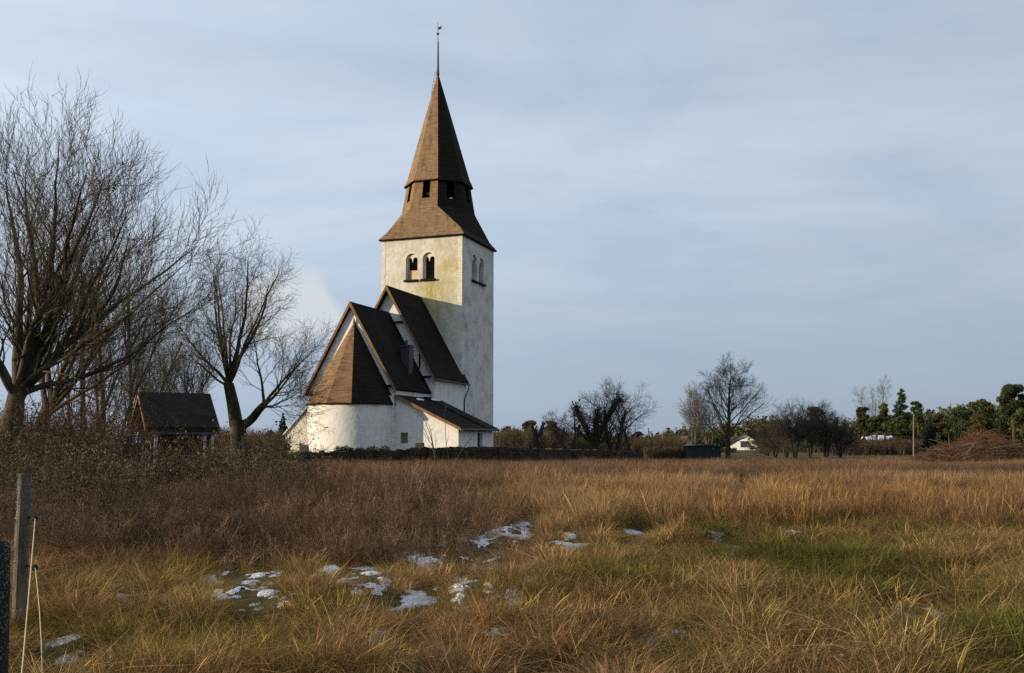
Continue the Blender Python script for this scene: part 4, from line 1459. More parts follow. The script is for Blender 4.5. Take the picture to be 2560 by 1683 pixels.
def buildings():
    # white house whose gable shows left of the apse
    Y = 112
    xl = gx(714, Y)
    eave = at(712, 1084, Y)[2]
    hw = 5.4
    house('white_house', 'pale house with steep gable and grey roof edge showing left of the apse', gx(713, 113.7) + 5.13, Y, R(-18), hw * 2, 12, eave, 5.6, M['house_white'], M['roof_grey'],
          [('g', -3.45, -3.0, .3, 1.55), ('g', -1.9, -1.3, 3.3, 4.7), ('g', .6, 1.5, .5, 1.9)], over=.25)
    r = house('brown_barn', 'low brown-red barn left of the pale house', gx(676, 104), 104, R(14), 4.2, 6, 1.2, 1.7, M['shed_red'], M['roof_tile'], [], over=.2)
    # dark hut by the lone tree
    Y = 95
    xa, xb = gx(1718, Y), gx(1802, Y)
    w = xb - xa
    root = thing('dark_hut', 'small dark green wooden hut with black low roof at the field edge', 'hut', ((xa + xb) / 2, Y, 0), R(0))
    b = MB()
    b.prism([(-w / 2, 0, 0), (w / 2, 0, 0), (w / 2, 0, 1.22), (.15, 0, 1.33), (-w / 2, 0, 1.24)], (0, 2.4, 0))
    b.build('wall', M['hut_green'], root)
    b = MB()
    for p, q, s_ in (((-w / 2 - .12, 1.25), (.15, 1.36), 1), ((.15, 1.36), (w / 2 + .12, 1.23), 1)):
        b.hexa([(p[0], -.18, p[1]), (q[0], -.18, q[1]), (q[0], 2.6, q[1]), (p[0], 2.6, p[1]),
                (p[0], -.18, p[1] + .07), (q[0], -.18, q[1] + .07), (q[0], 2.6, q[1] + .07), (p[0], 2.6, p[1] + .07)])
    b.build('roof', M['iron'], root)
    b = MB(); b.box(.82, .98, -.03, .01, .94, 1.12)
    b.build('notice', M['rust_metal'], root)
    b = MB(); b.box(-.35, -.31, -.02, .01, .1, 1.2)
    b.build('corner_strip', M['iron'], root)
    # far houses
    Y = 205
    house('white_house', 'white gabled house with brown tiled roof beyond the hut', gx(1862, Y), Y, R(-14), 7.0, 9, 1.5, 2.4, M['white_paint'], M['roof_tile'],
          [('g', -.9, .9, 1.0, 2.3)], over=.4, chimney=(.2, 5, .35, .5), z0=-.4)
    house('grey_roofed_house', 'low grey-roofed house wing right of the white gabled house', gx(1902, 214), 214, R(70), 5.0, 9, 1.2, 1.9, M['house_cream'], M['roof_slate'],
          [('r', 2, 3.4, .2, 1.0)], over=.3, chimney=(0, 3, .3, .5), z0=-.4)
    house('red_house', 'red house with white gable trim and pale roof behind the scrub', gx(1952, 190), 190, R(-68), 4.6, 5.8, .5, 2.0, M['shed_red'], M['roof_grey'],
          [('g', -.5, .5, .2, 1.0)], over=.3, chimney=(0, 2.8, .28, .4), z0=-.3)
    house('stone_cottage', 'small pale gabled cottage behind the dark hut', gx(1722, 150), 150, R(6), 2.6, 6, .6, 1.9, M['grave_pale'], M['roof_tile'], [('g', -.3, .3, .4, 1.3)], over=.2)
    house('white_roofed_barn', 'barn with bright white roof between pine trunks', gx(2163, 190), 190, R(-72), 5.5, 6.0, .9, 2.0, M['hut_green'], M['roof_light'], [], over=.3)
    house('white_roofed_barn', 'small low white-roofed shed left of the bright barn', gx(2128, 180), 180, R(-75), 2.6, 2.4, .45, .6, M['hut_green'], M['roof_light'], [], over=.2)
    house('grey_roofed_barn', 'long low grey-roofed barn left of the white-roofed sheds', gx(2082, 200), 200, R(-80), 4.0, 5.0, .9, 1.0, M['hut_green'], M['roof_slate'], [], over=.2)
    house('grey_roofed_barn', 'pale grey-roofed barn glimpsed between pines left of the pale pole', gx(2256, 185), 185, R(-78), 4.5, 4.0, 1.0, 1.5, M['hut_green'], M['roof_grey'], [], over=.2)


buildings()


def red_shed():
    Y = 44
    x = gx(388, Y)
    # local: near corner at origin, long side along +x, gable side along +y; turned so the gable faces the sun
    root = thing('red_shed', 'small red wooden shed with white corner boards and steep mossy dark roof', 'shed', (x, Y, 0), R(-35) + R(70) - R(0))
    root.rotation_euler = (0, 0, R(33))
    Lx, Wy, h, rise = 2.62, 3.0, 2.42, 1.35
    mb = MB()
    mb.add([(0, 0, 0), (0, Wy, 0), (0, Wy, h), (0, Wy / 2, h + rise), (0, 0, h)], [(4, 3, 2, 1, 0)])
    mb.add([(Lx, 0, 0), (Lx, Wy, 0), (Lx, Wy, h), (Lx, Wy / 2, h + rise), (Lx, 0, h)], [(0, 1, 2, 3, 4)])
    mb.quad((0, 0, 0), (Lx, 0, 0), (Lx, 0, h), (0, 0, h))
    mb.quad((0, Wy, 0), (0, Wy, h), (Lx, Wy, h), (Lx, Wy, 0))
    mb.build('wall', M['shed_red'], root)
    r = MB()
    e = .32
    for s_ in (0, 1):
        f = (lambda y: y) if s_ == 0 else (lambda y: Wy - y)
        sl = rise / (Wy / 2)
        p = [(-.5, f(-e), h - e * sl), (Lx + .2, f(-e), h - e * sl), (Lx + .2, f(Wy / 2), h + rise), (-.5, f(Wy / 2), h + rise)]
        q = [(a, b, c + .24) for a, b, c in p]
        if s_ == 0:
            r.hexa(p + q)
        else:
            r.hexa([p[1], p[0], p[3], p[2]] + [q[1], q[0], q[3], q[2]])
    rs = np.random.RandomState(5)
    rf = r.build('roof', M['thatch'], root)
    b = MB()
    b.box(-.2, Lx + .2, -.30, -.16, h - .40, h - .27)
    b.build('gutter_board', M['roof_slate'], root)
    for (x0, x1, y0, y1) in ((-.02, .10, -.022, -.001), (Lx - .10, Lx + .02, -.022, -.001), (-.025, -.002, -.022, .12), (Lx - .46, Lx - .33, -.022, -.001)):
        t = MB(); t.box(x0, x1, y0, y1, 0, h - .42)
        t.build('corner_board', M['white_paint'], root)
    d = MB()
    d.box(-.03, -.001, .75, .83, 0, 1.62); d.box(-.03, -.001, 1.75, 1.83, 0, 1.62); d.box(-.03, -.001, .75, 1.83, 1.623, 1.72)
    do = d.build('door_frame', M['white_paint'], root)
    d = MB(); d.box(-.02, -.001, .84, 1.74, 0, 1.61)
    d.build('door', M['shed_red'], do)
    w = MB(); w.box(-.04, -.021, 1.05, 1.35, 1.0, 1.3)
    w.build('window', M['white_paint'], do)
    for s_ in (0, 1):
        f = (lambda y: y) if s_ == 0 else (lambda y: Wy - y)
        v = MB()
        v.hexa([(-.53, f(-e), h - e * rise / Wy * 2 - .05), (-.503, f(-e), h - e * rise / Wy * 2 - .05), (-.503, f(Wy / 2), h + rise - .05), (-.53, f(Wy / 2), h + rise - .05),
                (-.53, f(-e), h - e * rise / Wy * 2 + .14), (-.503, f(-e), h - e * rise / Wy * 2 + .14), (-.503, f(Wy / 2), h + rise + .14), (-.53, f(Wy / 2), h + rise + .14)])
        v.build('verge_board', M['verge'], root)


red_shed()


# ------------------------------------------------------------------ poles
def pole(label, px, ytop, Y, rad, mat, lean=0.0):
    x, y, zt = at(px, ytop, Y)
    mb = MB()
    mb.tube([(0, 0, -.2), (lean * .5, 0, zt * .5), (lean, 0, zt)], [rad * 1.15, rad, rad * .8], 8)
    mb.tube([(lean, -.02, zt - .25), (lean, -.16, zt - .22), (lean, -.16, zt - .1)], [.03, .03, .03], 5)
    o = mb.build('wooden_pole', mat)
    o.location = (x, y, 0)
    tag(o, label, 'pole', 'poles beyond the meadow')


pole('pale utility pole in front of the olive pines', 2279, 1036, 118, .07, M['pole'], .25)
pole('thin pale pole in the scrub left of the dark hut', 1656, 1077, 112, .06, M['pole'])
pole('thin dark pole beside the dense rounded tree', 1621, 1070, 110, .06, M['twig_dark'])
pole('dark upright stake just right of the churchyard wall\'s end', 1606, 1128, 82, .09, M['twig_dark'])
pole('slim pole standing before the dense rounded tree\'s right side', 1588, 1062, 108, .05, M['twig_dark'])


# ------------------------------------------------------------------ brush pile
def brush_pile():
    rs = np.random.RandomState(91)
    Y = 62
    x0, x1 = gx(2235, Y), gx(2660, Y)
    root = thing('brush_pile', 'big heap of cut reddish branches at the right edge of the meadow', 'brush pile', ((x0 + x1) / 2, Y, 0))
    W = (x1 - x0) / 2

    def top(u, v):
        e = 1 - np.clip(np.abs(u), 0, 1) ** 2.2
        return (.35 + 1.75 * e) * np.clip(1 - v * v, 0, 1) ** .5 * (1 + .18 * np.sin(u * 7 + 1)) * np.clip((u + 1.02) * 1.5, 0.12, 1)
    sk = Skel(91)
    for i in range(3300):
        u, v = rs.uniform(-1, 1), rs.uniform(-1, 1)
        t = top(u, v)
        z = t * rs.rand() ** .5
        p = np.array((u * W, v * 2.4, z))
        a = rs.normal(0, .85) + (0 if rs.rand() < .6 else math.pi)
        d = norm(np.array((math.cos(a), math.sin(a), rs.normal(.18, .38))))
        L = rs.uniform(.5, 1.9)
        pts = [p - d * L / 2]
        if pts[0][2] < 0:
            pts[0][2] = 0.02
        for q in range(4):
            d = norm(d + rs.normal(0, .13, 3))
            pts.append(pts[-1] + d * L / 4)
        pts = np.array(pts)
        pts[:, 2] = np.clip(pts[:, 2], .02, t + .28)
        r_ = rs.uniform(.006, .017)
        sk.lines.append((0, pts, np.linspace(r_, r_ * .4, 5)))
    sk.mesh('twigs', {0}, M['twig_red'], root, [3], False)
    sk = Skel(92)
    for i in range(150):
        u, v = rs.uniform(-.85, 1), rs.uniform(-.95, .3)
        t = top(u, v)
        p = np.array((u * W, v * 2.4 - .2, t * rs.uniform(.2, .95)))
        a = rs.normal(0, .5) + (0 if rs.rand() < .5 else math.pi)
        d = norm(np.array((math.cos(a), math.sin(a) * .5, rs.normal(.25, .35))))
        L = rs.uniform(.9, 3.6)
        pts = [p - d * L / 2]
        for q in range(6):
            d = norm(d + rs.normal(0, .10, 3))
            pts.append(pts[-1] + d * L / 6)
        pts = np.array(pts)
        pts[:, 2] = np.clip(pts[:, 2], .04, 3)
        r_ = rs.uniform(.012, .05)
        sk.lines.append((0, pts, np.linspace(r_, r_ * .35, 7)))
    sk.mesh('branches', {0}, M['branch_grey'], root, [6])
    C = []
    for i in range(6500):
        u, v = rs.uniform(-1, 1), rs.uniform(-1, .6)
        C.append((u * W, v * 2.3, top(u, v) * rs.rand() ** .35))
    C = np.array(C)
    C = C[noise2(C[:, 0], C[:, 2], .9, 8, 2) > .45]
    V, F = leaf_arrays(rs, C, .05)
    np_mesh('withered_leaves', V, [F], M['twig_red'], root)


brush_pile()


# ------------------------------------------------------------------ shrubs of the thicket on the left
def shrub_mesh(seed, h, w, stems, leaves, leafsize, mt, ml, wob=.14, kids=5):
    root = thing('shrub', '', 'shrub', (0, 0, 0))
    sk = Skel(seed)
    rs = np.random.RandomState(seed)
    for i in range(stems):
        a = rs.uniform(0, 6.28)
        q = rs.rand() ** .5 * w * .3
        p = np.array((q * math.cos(a), q * math.sin(a), 0))
        d = norm(np.array((math.cos(a) * rs.uniform(.1, .8) * w / h, math.sin(a) * rs.uniform(.1, .8) * w / h, 1)))
        L = h * rs.uniform(.65, 1.1)
        P = dict(seg=[6, 4, 3], taper=[.6, .65, .7], wob=[wob, .2, .22], up=[-.01, .03, .02], kids=[kids, 3], start=[.25, .2], ang=[.75, .75], len=[h * .32, h * .15], fall=[.4, .3], rr=[.6, .65], rmin=.0035)
        sk.grow(p, d, rs.uniform(.006, .013) * (h / 1.4), L, 0, P)
    sk.mesh('stems', {0, 1, 2}, mt, root, [4, 3, 3], False)
    if leaves:
        pts = np.concatenate([l[1][1:] for l in sk.lines if l[0] > 0])
        C = pts[rs.randint(0, len(pts), leaves)] + rs.normal(0, .035, (leaves, 3))
        C = C[C[:, 2] > .03]
        V, F = leaf_arrays(rs, C, leafsize)
        np_mesh('foliage', V, [F], ml, root)
    return root


def place_all(protos, spots, group, name):
    for i, (x, y, s_, rz, lab) in enumerate(spots):
        p = protos[i % len(protos)]
        if 'used' not in p:
            p['used'] = 1
            o = p
            o.location = (x, y, float(gh(x, y)) - .02); o.rotation_euler = (0, 0, rz); o.scale = (s_,) * 3; o['label'] = lab
        else:
            o = copy_thing(p, (x, y, float(gh(x, y)) - .02), rz, lab, s_)
        o['group'] = group
        o.name = name


def thicket():
    rg = random.Random(4)
    # tall brown bushes at the back, around trunk and shed
    protos = [shrub_mesh(200 + i, 3.0, 2.9, 34, 1500, .035, M['twig_bush'], M['leaf_brown'], kids=8) for i in range(3)]
    spots = []
    back = [(-10, 36), (40, 30), (95, 32), (150, 33), (200, 35), (250, 36), (270, 38), (338, 39.5), (120, 40), (225, 42), (60, 42), (170, 44), (275, 44), (10, 45)]
    lab = 'tall brown leafless bush in the dense thicket under the left-hand trees'
    for px, Y in back:
        spots.append((gx(px, Y), Y, rg.uniform(.85, 1.15) * (.62 if px > 300 else 1), rg.uniform(0, 6.28), lab))
    place_all(protos, spots, 'tall brown bushes of the thicket', 'brown_bush')
    # grey green low shrubs in front
    protos = [shrub_mesh(220 + i, 1.6, 2.0, 34, 3300, .024, M['twig_bush'], M['leaf_grey'], kids=7) for i in range(3)]
    front = [(70, 20), (150, 21), (235, 20.5), (320, 21.5), (400, 22), (475, 22.5), (545, 24), (615, 25), (680, 27), (110, 24), (200, 25), (290, 25.5), (370, 26), (450, 27), (525, 28), (600, 30), (670, 31), (-10, 22), (30, 25.5), (150, 17.5), (265, 17.8), (370, 18.5), (475, 19.5), (560, 20.5), (640, 22)]
    lab = 'grey-green twiggy shrub in the low thicket left of the church'
    spots = [(gx(px, Y), Y, rg.uniform(.72, 1.28) * (.86 if Y < 20 else 1) * (.56 if 330 < px < 580 else 1), rg.uniform(0, 6.28), lab) for px, Y in front]
    place_all(protos, spots, 'grey-green shrubs of the low thicket', 'twiggy_shrub')
    # bare thorny bushes nearer the camera
    protos = [shrub_mesh(230 + i, 1.0, 1.3, 22, 500, .012, M['twig_bush'], M['leaf_brown'], kids=7, wob=.18) for i in range(3)]
    front = [(95, 14), (170, 13), (255, 13.6), (340, 14.4), (425, 15), (505, 15.6), (580, 16.4), (650, 17.2), (215, 15.3), (300, 16), (390, 16.8), (130, 15.8), (60, 16.6), (470, 17.4), (720, 19), (760, 22), (700, 24)]
    spots = [(gx(px, Y), Y, rg.uniform(.75, 1.15), rg.uniform(0, 6.28), 'bare brown thorny bush at the front edge of the thicket, left foreground') for px, Y in front]
    place_all(protos, spots, 'bare thorny bushes in the left foreground', 'thorn_bush')
    # two leafless saplings in front of the shed
    protos = [shrub_mesh(240, 2.0, 1.2, 5, 0, 0, M['twig_pale'], None, wob=.1, kids=3)]
    spots = [(gx(455, 34), 34, 1.0, .5, 'pale knobbly sapling in front of the shed\'s red wall'), (gx(648, 34), 34, .95, 2.0, 'greyish sapling with seed heads right of the shed, before the forked tree'), (gx(1108, 58), 58, 1.9, 1.0, 'thin leafless sapling before the vestry wall')]
    place_all(protos, spots, 'pale saplings', 'sapling')


thicket()


# ------------------------------------------------------------------ fence posts with insulators and rope
def fence():
    def post(label, px, ytop, ybot, Y, w, lean, mat, lichen):
        x, y, zt = at(px, ytop, Y)
        rs = np.random.RandomState(int(Y * 10))
        root = thing('fence_post', label, 'fence post', (x, y, 0), R(20), 'weathered fence posts')
        k, n = 14, 14
        vs, fs = [], []
        for i in range(n + 1):
            t = i / n
            for j in range(k):
                a = 2 * math.pi * j / k
                r_ = w / 2 * (1.04 - .10 * t) * (1 + .10 * math.sin(3 * a + 1) + .05 * math.sin(7 * a + t * 3) + rs.uniform(-.03, .03))
                if i == n:
                    r_ *= .88
                vs.append((r_ * math.cos(a) + lean * t, r_ * math.sin(a), -.15 + (zt + .15) * t + (rs.uniform(-.02, .02) if i == n else 0)))
        for i in range(n):
            for j in range(k):
                fs.append((i * k + j, i * k + (j + 1) % k, (i + 1) * k + (j + 1) % k, (i + 1) * k + j))
        fs.append(tuple(n * k + j for j in range(k)))
        mb = MB(); mb.add(vs, fs)
        mb.build('timber', mat, root)
        C = []
        for i in range(lichen):
            t = rs.rand() ** .45
            a = rs.uniform(0, 6.28)
            r_ = w / 2 * (1.05 - .1 * t)
            C.append((r_ * math.cos(a) + lean * t, r_ * math.sin(a), zt * t))
        V, F = leaf_arrays(rs, np.array(C), .0075)
        np_mesh('lichen', V, [F], M['lichen'], root)
        return root, x, zt
    p1, x1, z1 = post('tall weathered grey fence post with two black insulators', 66, 1186, 1560, 8.9, .12, -.02, M['post_wood'], 1300)
    p2, x2, z2 = post('short dark lichen-crusted fence post at the bottom left corner', 8, 1356, 1683, 5.6, .135, -.03, M['post_dark'], 2600)
    # insulators sit on the tall post's right side
    tips = []
    for py in (1296, 1419):
        q = Vector(at(88, py, 8.78))
        loc = p1.matrix_basis.inverted() @ q
        base = Vector((0.05, -.02, loc.z))
        mb = MB()
        mb.tube([tuple(base), tuple(base.lerp(loc, .6)), tuple(loc)], [.012, .012, .010], 8)
        d = (loc - base).normalized()
        mb.tube([tuple(loc - d * .02), tuple(loc - d * .005), tuple(loc + d * .012)], [.022, .030, .018], 10)
        mb.build('insulator', M['plastic'], p1)
        tips.append(q)
    a = tips[0]
    b = Vector(at(54, 1690, 5.9))
    n = 14
    mb = MB()
    mb.tube([tuple(a.lerp(b, i / n) - Vector((0, 0, .035 * math.sin(math.pi * i / n)))) for i in range(n + 1)] + [tuple(b.lerp(Vector((b.x, b.y - .2, 0)), 1.0))], [.0045] * (n + 2), 6)
    o = mb.build('fence_rope', M['rope'])
    tag(o, 'pale electric fence rope hanging from the upper insulator', 'rope', 'electric fence ropes')
    a = tips[1]
    b = Vector(at(103, 1600, 7.4))
    c = Vector(at(106, 1690, 6.8))
    c.z = max(c.z, .02)
    mb = MB()
    pts = [a, a.lerp(b, .3) + Vector((.004, 0, 0)), a.lerp(b, .65) + Vector((.006, 0, 0)), b, c, Vector((c.x, c.y - .1, 0))]
    mb.tube([tuple(p) for p in pts], [.0038] * len(pts), 6)
    o = mb.build('fence_rope', M['rope'])
    tag(o, 'thin slack fence rope dangling from the lower insulator', 'rope', 'electric fence ropes')


fence()


# ------------------------------------------------------------------ snow patches
SNOW = [(172, 1572, 105, 1.5), (215, 1600, 40, .7), (555, 1440, 60, .9), (655, 1438, 95, 1), (600, 1490, 80, .8), (680, 1490, 70, .9), (920, 1418, 110, 1.0), (925, 1455, 60, .9), (800, 1385, 60, .7), (1050, 1480, 100, .9), (1160, 1472, 50, .8),
        (1035, 1325, 50, .8), (1190, 1352, 70, .8), (1232, 1378, 50, .8), (1265, 1328, 60, .8), (1312, 1312, 60, .8), (1425, 1348, 70, .6), (1590, 1322, 80, .9), (1840, 1360, 60, .9), (1812, 1352, 40, .7), (1120, 1535, 50, .7), (965, 1572, 50, 1.2),
        (1010, 1618, 75, 1.3), (1050, 1640, 60, .7), (1340, 1662, 105, 1.5), (645, 1650, 50, 1.4), (1650, 1582, 60, .6), (2068, 1645, 50, .8), (2310, 1512, 25, .6), (2240, 1512, 30, .6), (900, 1207, 110, .9), (1098, 1240, 60, .8), (1105, 1285, 60, .8), (1140, 1262, 40, .7),
        (1180, 1300, 60, .8), (300, 1455, 70, .6), (320, 1495, 60, .6), (1850, 1270, 40, .6), (1860, 1225, 40, .5), (1310, 1400, 60, .5), (1000, 1385, 50, .6), (1060, 1400, 50, .5), (1230, 1585, 60, .6), (2020, 1350, 30, .5), (560, 1378, 40, .5), (470, 1490, 40, .5)]
rs_ = np.random.RandomState(17)
for q_ in range(85):
    SNOW.append((rs_.uniform(560, 1330), 1225 + 300 * rs_.rand() ** 1.5, rs_.uniform(18, 50), rs_.uniform(.5, .85)))
SN = []
for px, py, w, st in SNOW:
    Y = 2400 * EYE / (py - HOR) * cP
    k = Y / F_PX
    depth = max(w * .30 * k, min(1.7, .022 * Y * Y / 4))
    SN.append((gx(px, Y), Y, w * .5 * k * 1.1, depth * .62, st))


def snow_amount(x, y):
    out = np.zeros(np.shape(x))
    for sx, sy, rx, ry, st in SN:
        d = ((x - sx) / rx) ** 2 + ((y - sy) / ry) ** 2
        out = np.maximum(out, np.clip(1.35 - d, 0, 1) * st)
    return out


def build_snow():
    V, F, off = [], [], 0
    for i, (sx, sy, rx, ry, st) in enumerate(SN):
        n = 56
        g = np.linspace(-1.7, 1.7, n)
        X, Y = np.meshgrid(sx + g * rx, sy + g * ry, indexing='ij')
        d = ((X - sx) / rx) ** 2 + ((Y - sy) / ry) ** 2
        nz = noise2(X, Y, .13 + .007 * sy, 21, 4)
        th = (1.0 - d ** .7) * .8 * st + (nz - .5) * 3.6 - .10
        H = np.clip(th, -.3, .5)
        Z = gh(X, Y) - .008 + np.clip(th, 0, .5) * .05 + (noise2(X, Y, .08, 5, 2) - .5) * .02
        ok = th > 0
        cell = ok[:-1, :-1] & ok[1:, :-1] & ok[1:, 1:] & ok[:-1, 1:]
        ii, jj = np.nonzero(cell)
        if not len(ii):
            continue
        V.append(np.stack([X, Y, Z], -1).reshape(-1, 3))
        F.append(off + np.stack([ii * n + jj, (ii + 1) * n + jj, (ii + 1) * n + jj + 1, ii * n + jj + 1], -1))
        off += n * n
    V = np.concatenate(V); F = np.concatenate(F)
    used, inv = np.unique(F.ravel(), return_inverse=True)
    o = np_mesh('snow', V[used], [inv.reshape(-1, 4)], M['snow'], smooth=True)
    tag(o, 'thin melting snow patches lying in the meadow grass', 'snow', kind='stuff')


build_snow()


# ------------------------------------------------------------------ grass, scattered as tufts
def grass_mat():
    m = bpy.data.materials.new('meadow_grass')
    m.use_nodes = True
    t = m.node_tree
    t.nodes.clear()
    L = t.links.new
    out = t.nodes.new('ShaderNodeOutputMaterial')
    tint = t.nodes.new('ShaderNodeAttribute'); tint.attribute_type = 'INSTANCER'; tint.attribute_name = 'tint'
    var = t.nodes.new('ShaderNodeAttribute'); var.attribute_type = 'GEOMETRY'; var.attribute_name = 'var'
    mr = t.nodes.new('ShaderNodeMapRange'); mr.inputs['To Min'].default_value = .6; mr.inputs['To Max'].default_value = 1.4
    L(var.outputs['Fac'], mr.inputs['Value'])
    mu = t.nodes.new('ShaderNodeMix'); mu.data_type = 'RGBA'; mu.blend_type = 'MULTIPLY'; mu.inputs[0].default_value = 1
    L(tint.outputs['Color'], mu.inputs[6]); L(mr.outputs[0], mu.inputs[7])
    d = t.nodes.new('ShaderNodeBsdfDiffuse'); tr = t.nodes.new('ShaderNodeBsdfTranslucent')
    L(mu.outputs[2], d.inputs[0]); L(mu.outputs[2], tr.inputs[0])
    mx = t.nodes.new('ShaderNodeMixShader'); mx.inputs[0].default_value = .28
    L(d.outputs[0], mx.inputs[1]); L(tr.outputs[0], mx.inputs[2])
    L(mx.outputs[0], out.inputs[0])
    return m


GRASS = grass_mat()
tufts = bpy.data.collections.new('grass_tufts')      # sources of the scatter, not linked to the scene


def tuft(name, seed, n, rad, h0, h1, lean, droop, width, heads=0.0):
    rs = np.random.RandomState(seed)
    a = rs.uniform(0, 6.283, n); q = rad * rs.rand(n) ** .6
    base = np.stack([q * np.cos(a), q * np.sin(a), np.full(n, -.03)], -1)
    a2 = a + rs.normal(0, .9, n)
    out = np.stack([np.cos(a2), np.sin(a2), np.zeros(n)], -1)
    h = rs.uniform(h0, h1, n)
    ln = np.abs(rs.normal(0, lean, n)) + lean * .3
    dr = np.abs(rs.normal(0, droop, n))
    side = np.stack([-np.sin(a2 + rs.normal(0, .8, n)), np.cos(a2), np.zeros(n)], -1)
    w = width * rs.uniform(.6, 1.3, n)
    ts = (0, .38, .72, 1.0)
    ws = (1, .85, .6, .08)
    hd = rs.rand(n) < heads
    rows = []
    for t, wk in zip(ts, ws):
        c = base + out * ((ln * t + dr * t * t * t) * h)[:, None] + np.array([0, 0, 1.]) * (h * (t - dr * .45 * t * t * t))[:, None]
        wv = w * np.where(hd & (t > .6), (2.6 if t < .9 else .4), wk)
        rows.append(c - side * wv[:, None] / 2); rows.append(c + side * wv[:, None] / 2)
    V = np.stack(rows, 1).reshape(-1, 3)
    b = np.arange(n)[:, None] * 8
    F = np.concatenate([b + np.array([[0, 1, 3, 2]]), b + np.array([[2, 3, 5, 4]]), b + np.array([[4, 5, 7, 6]])])
    var = np.repeat(rs.rand(n), 8)
    me = np_mesh(name, V, [F], GRASS, link_it=False, attrs={'var': var})
    o = bpy.data.objects.new(name, me)
    tufts.objects.link(o)
    return o


def herb(name, seed, n, rad, h0, h1):
    """dead herb stems with short side shoots and seed heads"""
    rs = np.random.RandomState(seed)
    V, F, off, var = [], [], 0, []

    def strip(p, q, w, v):
        nonlocal off
        d = q - p
        s_ = norm(np.cross(d, rs.normal(size=3))) * w / 2
        V.extend([p - s_, p + s_, q + s_ * .6, q - s_ * .6]); F.append((off, off + 1, off + 2, off + 3)); off += 4
        var.extend([v] * 4)
    for i in range(n):
        a = rs.uniform(0, 6.28); q = rad * rs.rand() ** .5
        p = np.array((q * math.cos(a), q * math.sin(a), -.03)); h = rs.uniform(h0, h1)
        d = norm(np.array((rs.normal(0, .14), rs.normal(0, .14), 1)))
        v = rs.rand()
        for k in range(5):
            d = norm(d + rs.normal(0, .06, 3))
            p2 = p + d * h / 5
            strip(p, p2, .0055, v)
            if k > 0:
                for _ in range(3):
                    dd = norm(d + rs.normal(0, .55, 3))
                    e = p + (p2 - p) * rs.rand()
                    f = e + dd * rs.uniform(.06, .22)
                    strip(e, f, .004, v)
                    if rs.rand() < .4:
                        strip(f, f + norm(rs.normal(size=3)) * .025, .012, v)
            p = p2
    me = np_mesh(name, np.array(V), [np.array(F)], GRASS, link_it=False, attrs={'var': np.array(var)})
    o = bpy.data.objects.new(name, me)
    tufts.objects.link(o)


# 0-2 tall straw near, 3-5 short soft mat, 6-7 tall wide-bladed far, 8-10 herb stems, 11 flattened hay
for i in range(3):
    tuft('tuft_a%02d' % i, 300 + i, 46, .15, .18, .52, .26, .34, .0032, .3)
for i in range(3):
    tuft('tuft_b%02d' % i, 310 + i, 70, .17, .07, .22, .55, .95, .0066)
for i in range(2):
    tuft('tuft_c%02d' % i, 320 + i, 130, .36, .28, .80, .24, .34, .0050, .3)
for i in range(3):
    herb('tuft_d%02d' % i, 330 + i, 12, .22, .55, 1.05)
for i in range(2):
    tuft('tuft_e%02d' % i, 340 + i, 60, .20, .10, .30, .8, 1.3, .0060)


def scatter(name, label, x, y, scl, idx, tint, seed, tilt=.12):
    rs = np.random.RandomState(seed)
    n = len(x)
    me = bpy.data.meshes.new(name)
    me.vertices.add(n)
    co = np.stack([x, y, gh(x, y)], -1).astype(np.float32)
    me.vertices.foreach_set('co', co.ravel())
    a = me.attributes.new('rot', 'FLOAT_VECTOR', 'POINT')
    rot = np.stack([rs.normal(0, tilt, n), rs.normal(0, tilt, n), rs.uniform(0, 6.283, n)], -1).astype(np.float32)
    a.data.foreach_set('vector', rot.ravel())
    a = me.attributes.new('scl', 'FLOAT_VECTOR', 'POINT')
    a.data.foreach_set('vector', scl.astype(np.float32).ravel())
    a = me.attributes.new('idx', 'INT', 'POINT')
    a.data.foreach_set('value', idx.astype(np.int32))
    a = me.attributes.new('tint', 'FLOAT_COLOR', 'POINT')
    a.data.foreach_set('color', np.concatenate([tint, np.ones((n, 1))], 1).astype(np.float32).ravel())
    me.update()
    o = link(name, me)
    tag(o, label, 'grass', kind='stuff')
    ng = bpy.data.node_groups.new(name, 'GeometryNodeTree')
    ng.interface.new_socket('Geometry', in_out='INPUT', socket_type='NodeSocketGeometry')
    ng.interface.new_socket('Geometry', in_out='OUTPUT', socket_type='NodeSocketGeometry')
    gi = ng.nodes.new('NodeGroupInput'); go = ng.nodes.new('NodeGroupOutput')
    ip = ng.nodes.new('GeometryNodeInstanceOnPoints')
    ci = ng.nodes.new('GeometryNodeCollectionInfo')
    ci.inputs['Collection'].default_value = tufts
    ci.inputs['Separate Children'].default_value = True
    ci.inputs['Reset Children'].default_value = True

    def attr(nm, ty):
        nd = ng.nodes.new('GeometryNodeInputNamedAttribute')
        nd.data_type = ty
        nd.inputs['Name'].default_value = nm
        return [q for q in nd.outputs if q.enabled and q.name == 'Attribute'][0]
    l = ng.links.new
    l(gi.outputs[0], ip.inputs['Points'])
    l(ci.outputs[0], ip.inputs['Instance'])
    ip.inputs['Pick Instance'].default_value = True
    l(attr('idx', 'INT'), ip.inputs['Instance Index'])
    l(attr('rot', 'FLOAT_VECTOR'), ip.inputs['Rotation'])
    l(attr('scl', 'FLOAT_VECTOR'), ip.inputs['Scale'])
    l(ip.outputs[0], go.inputs[0])
    md = o.modifiers.new('scatter', 'NODES')
    md.node_group = ng
    return o


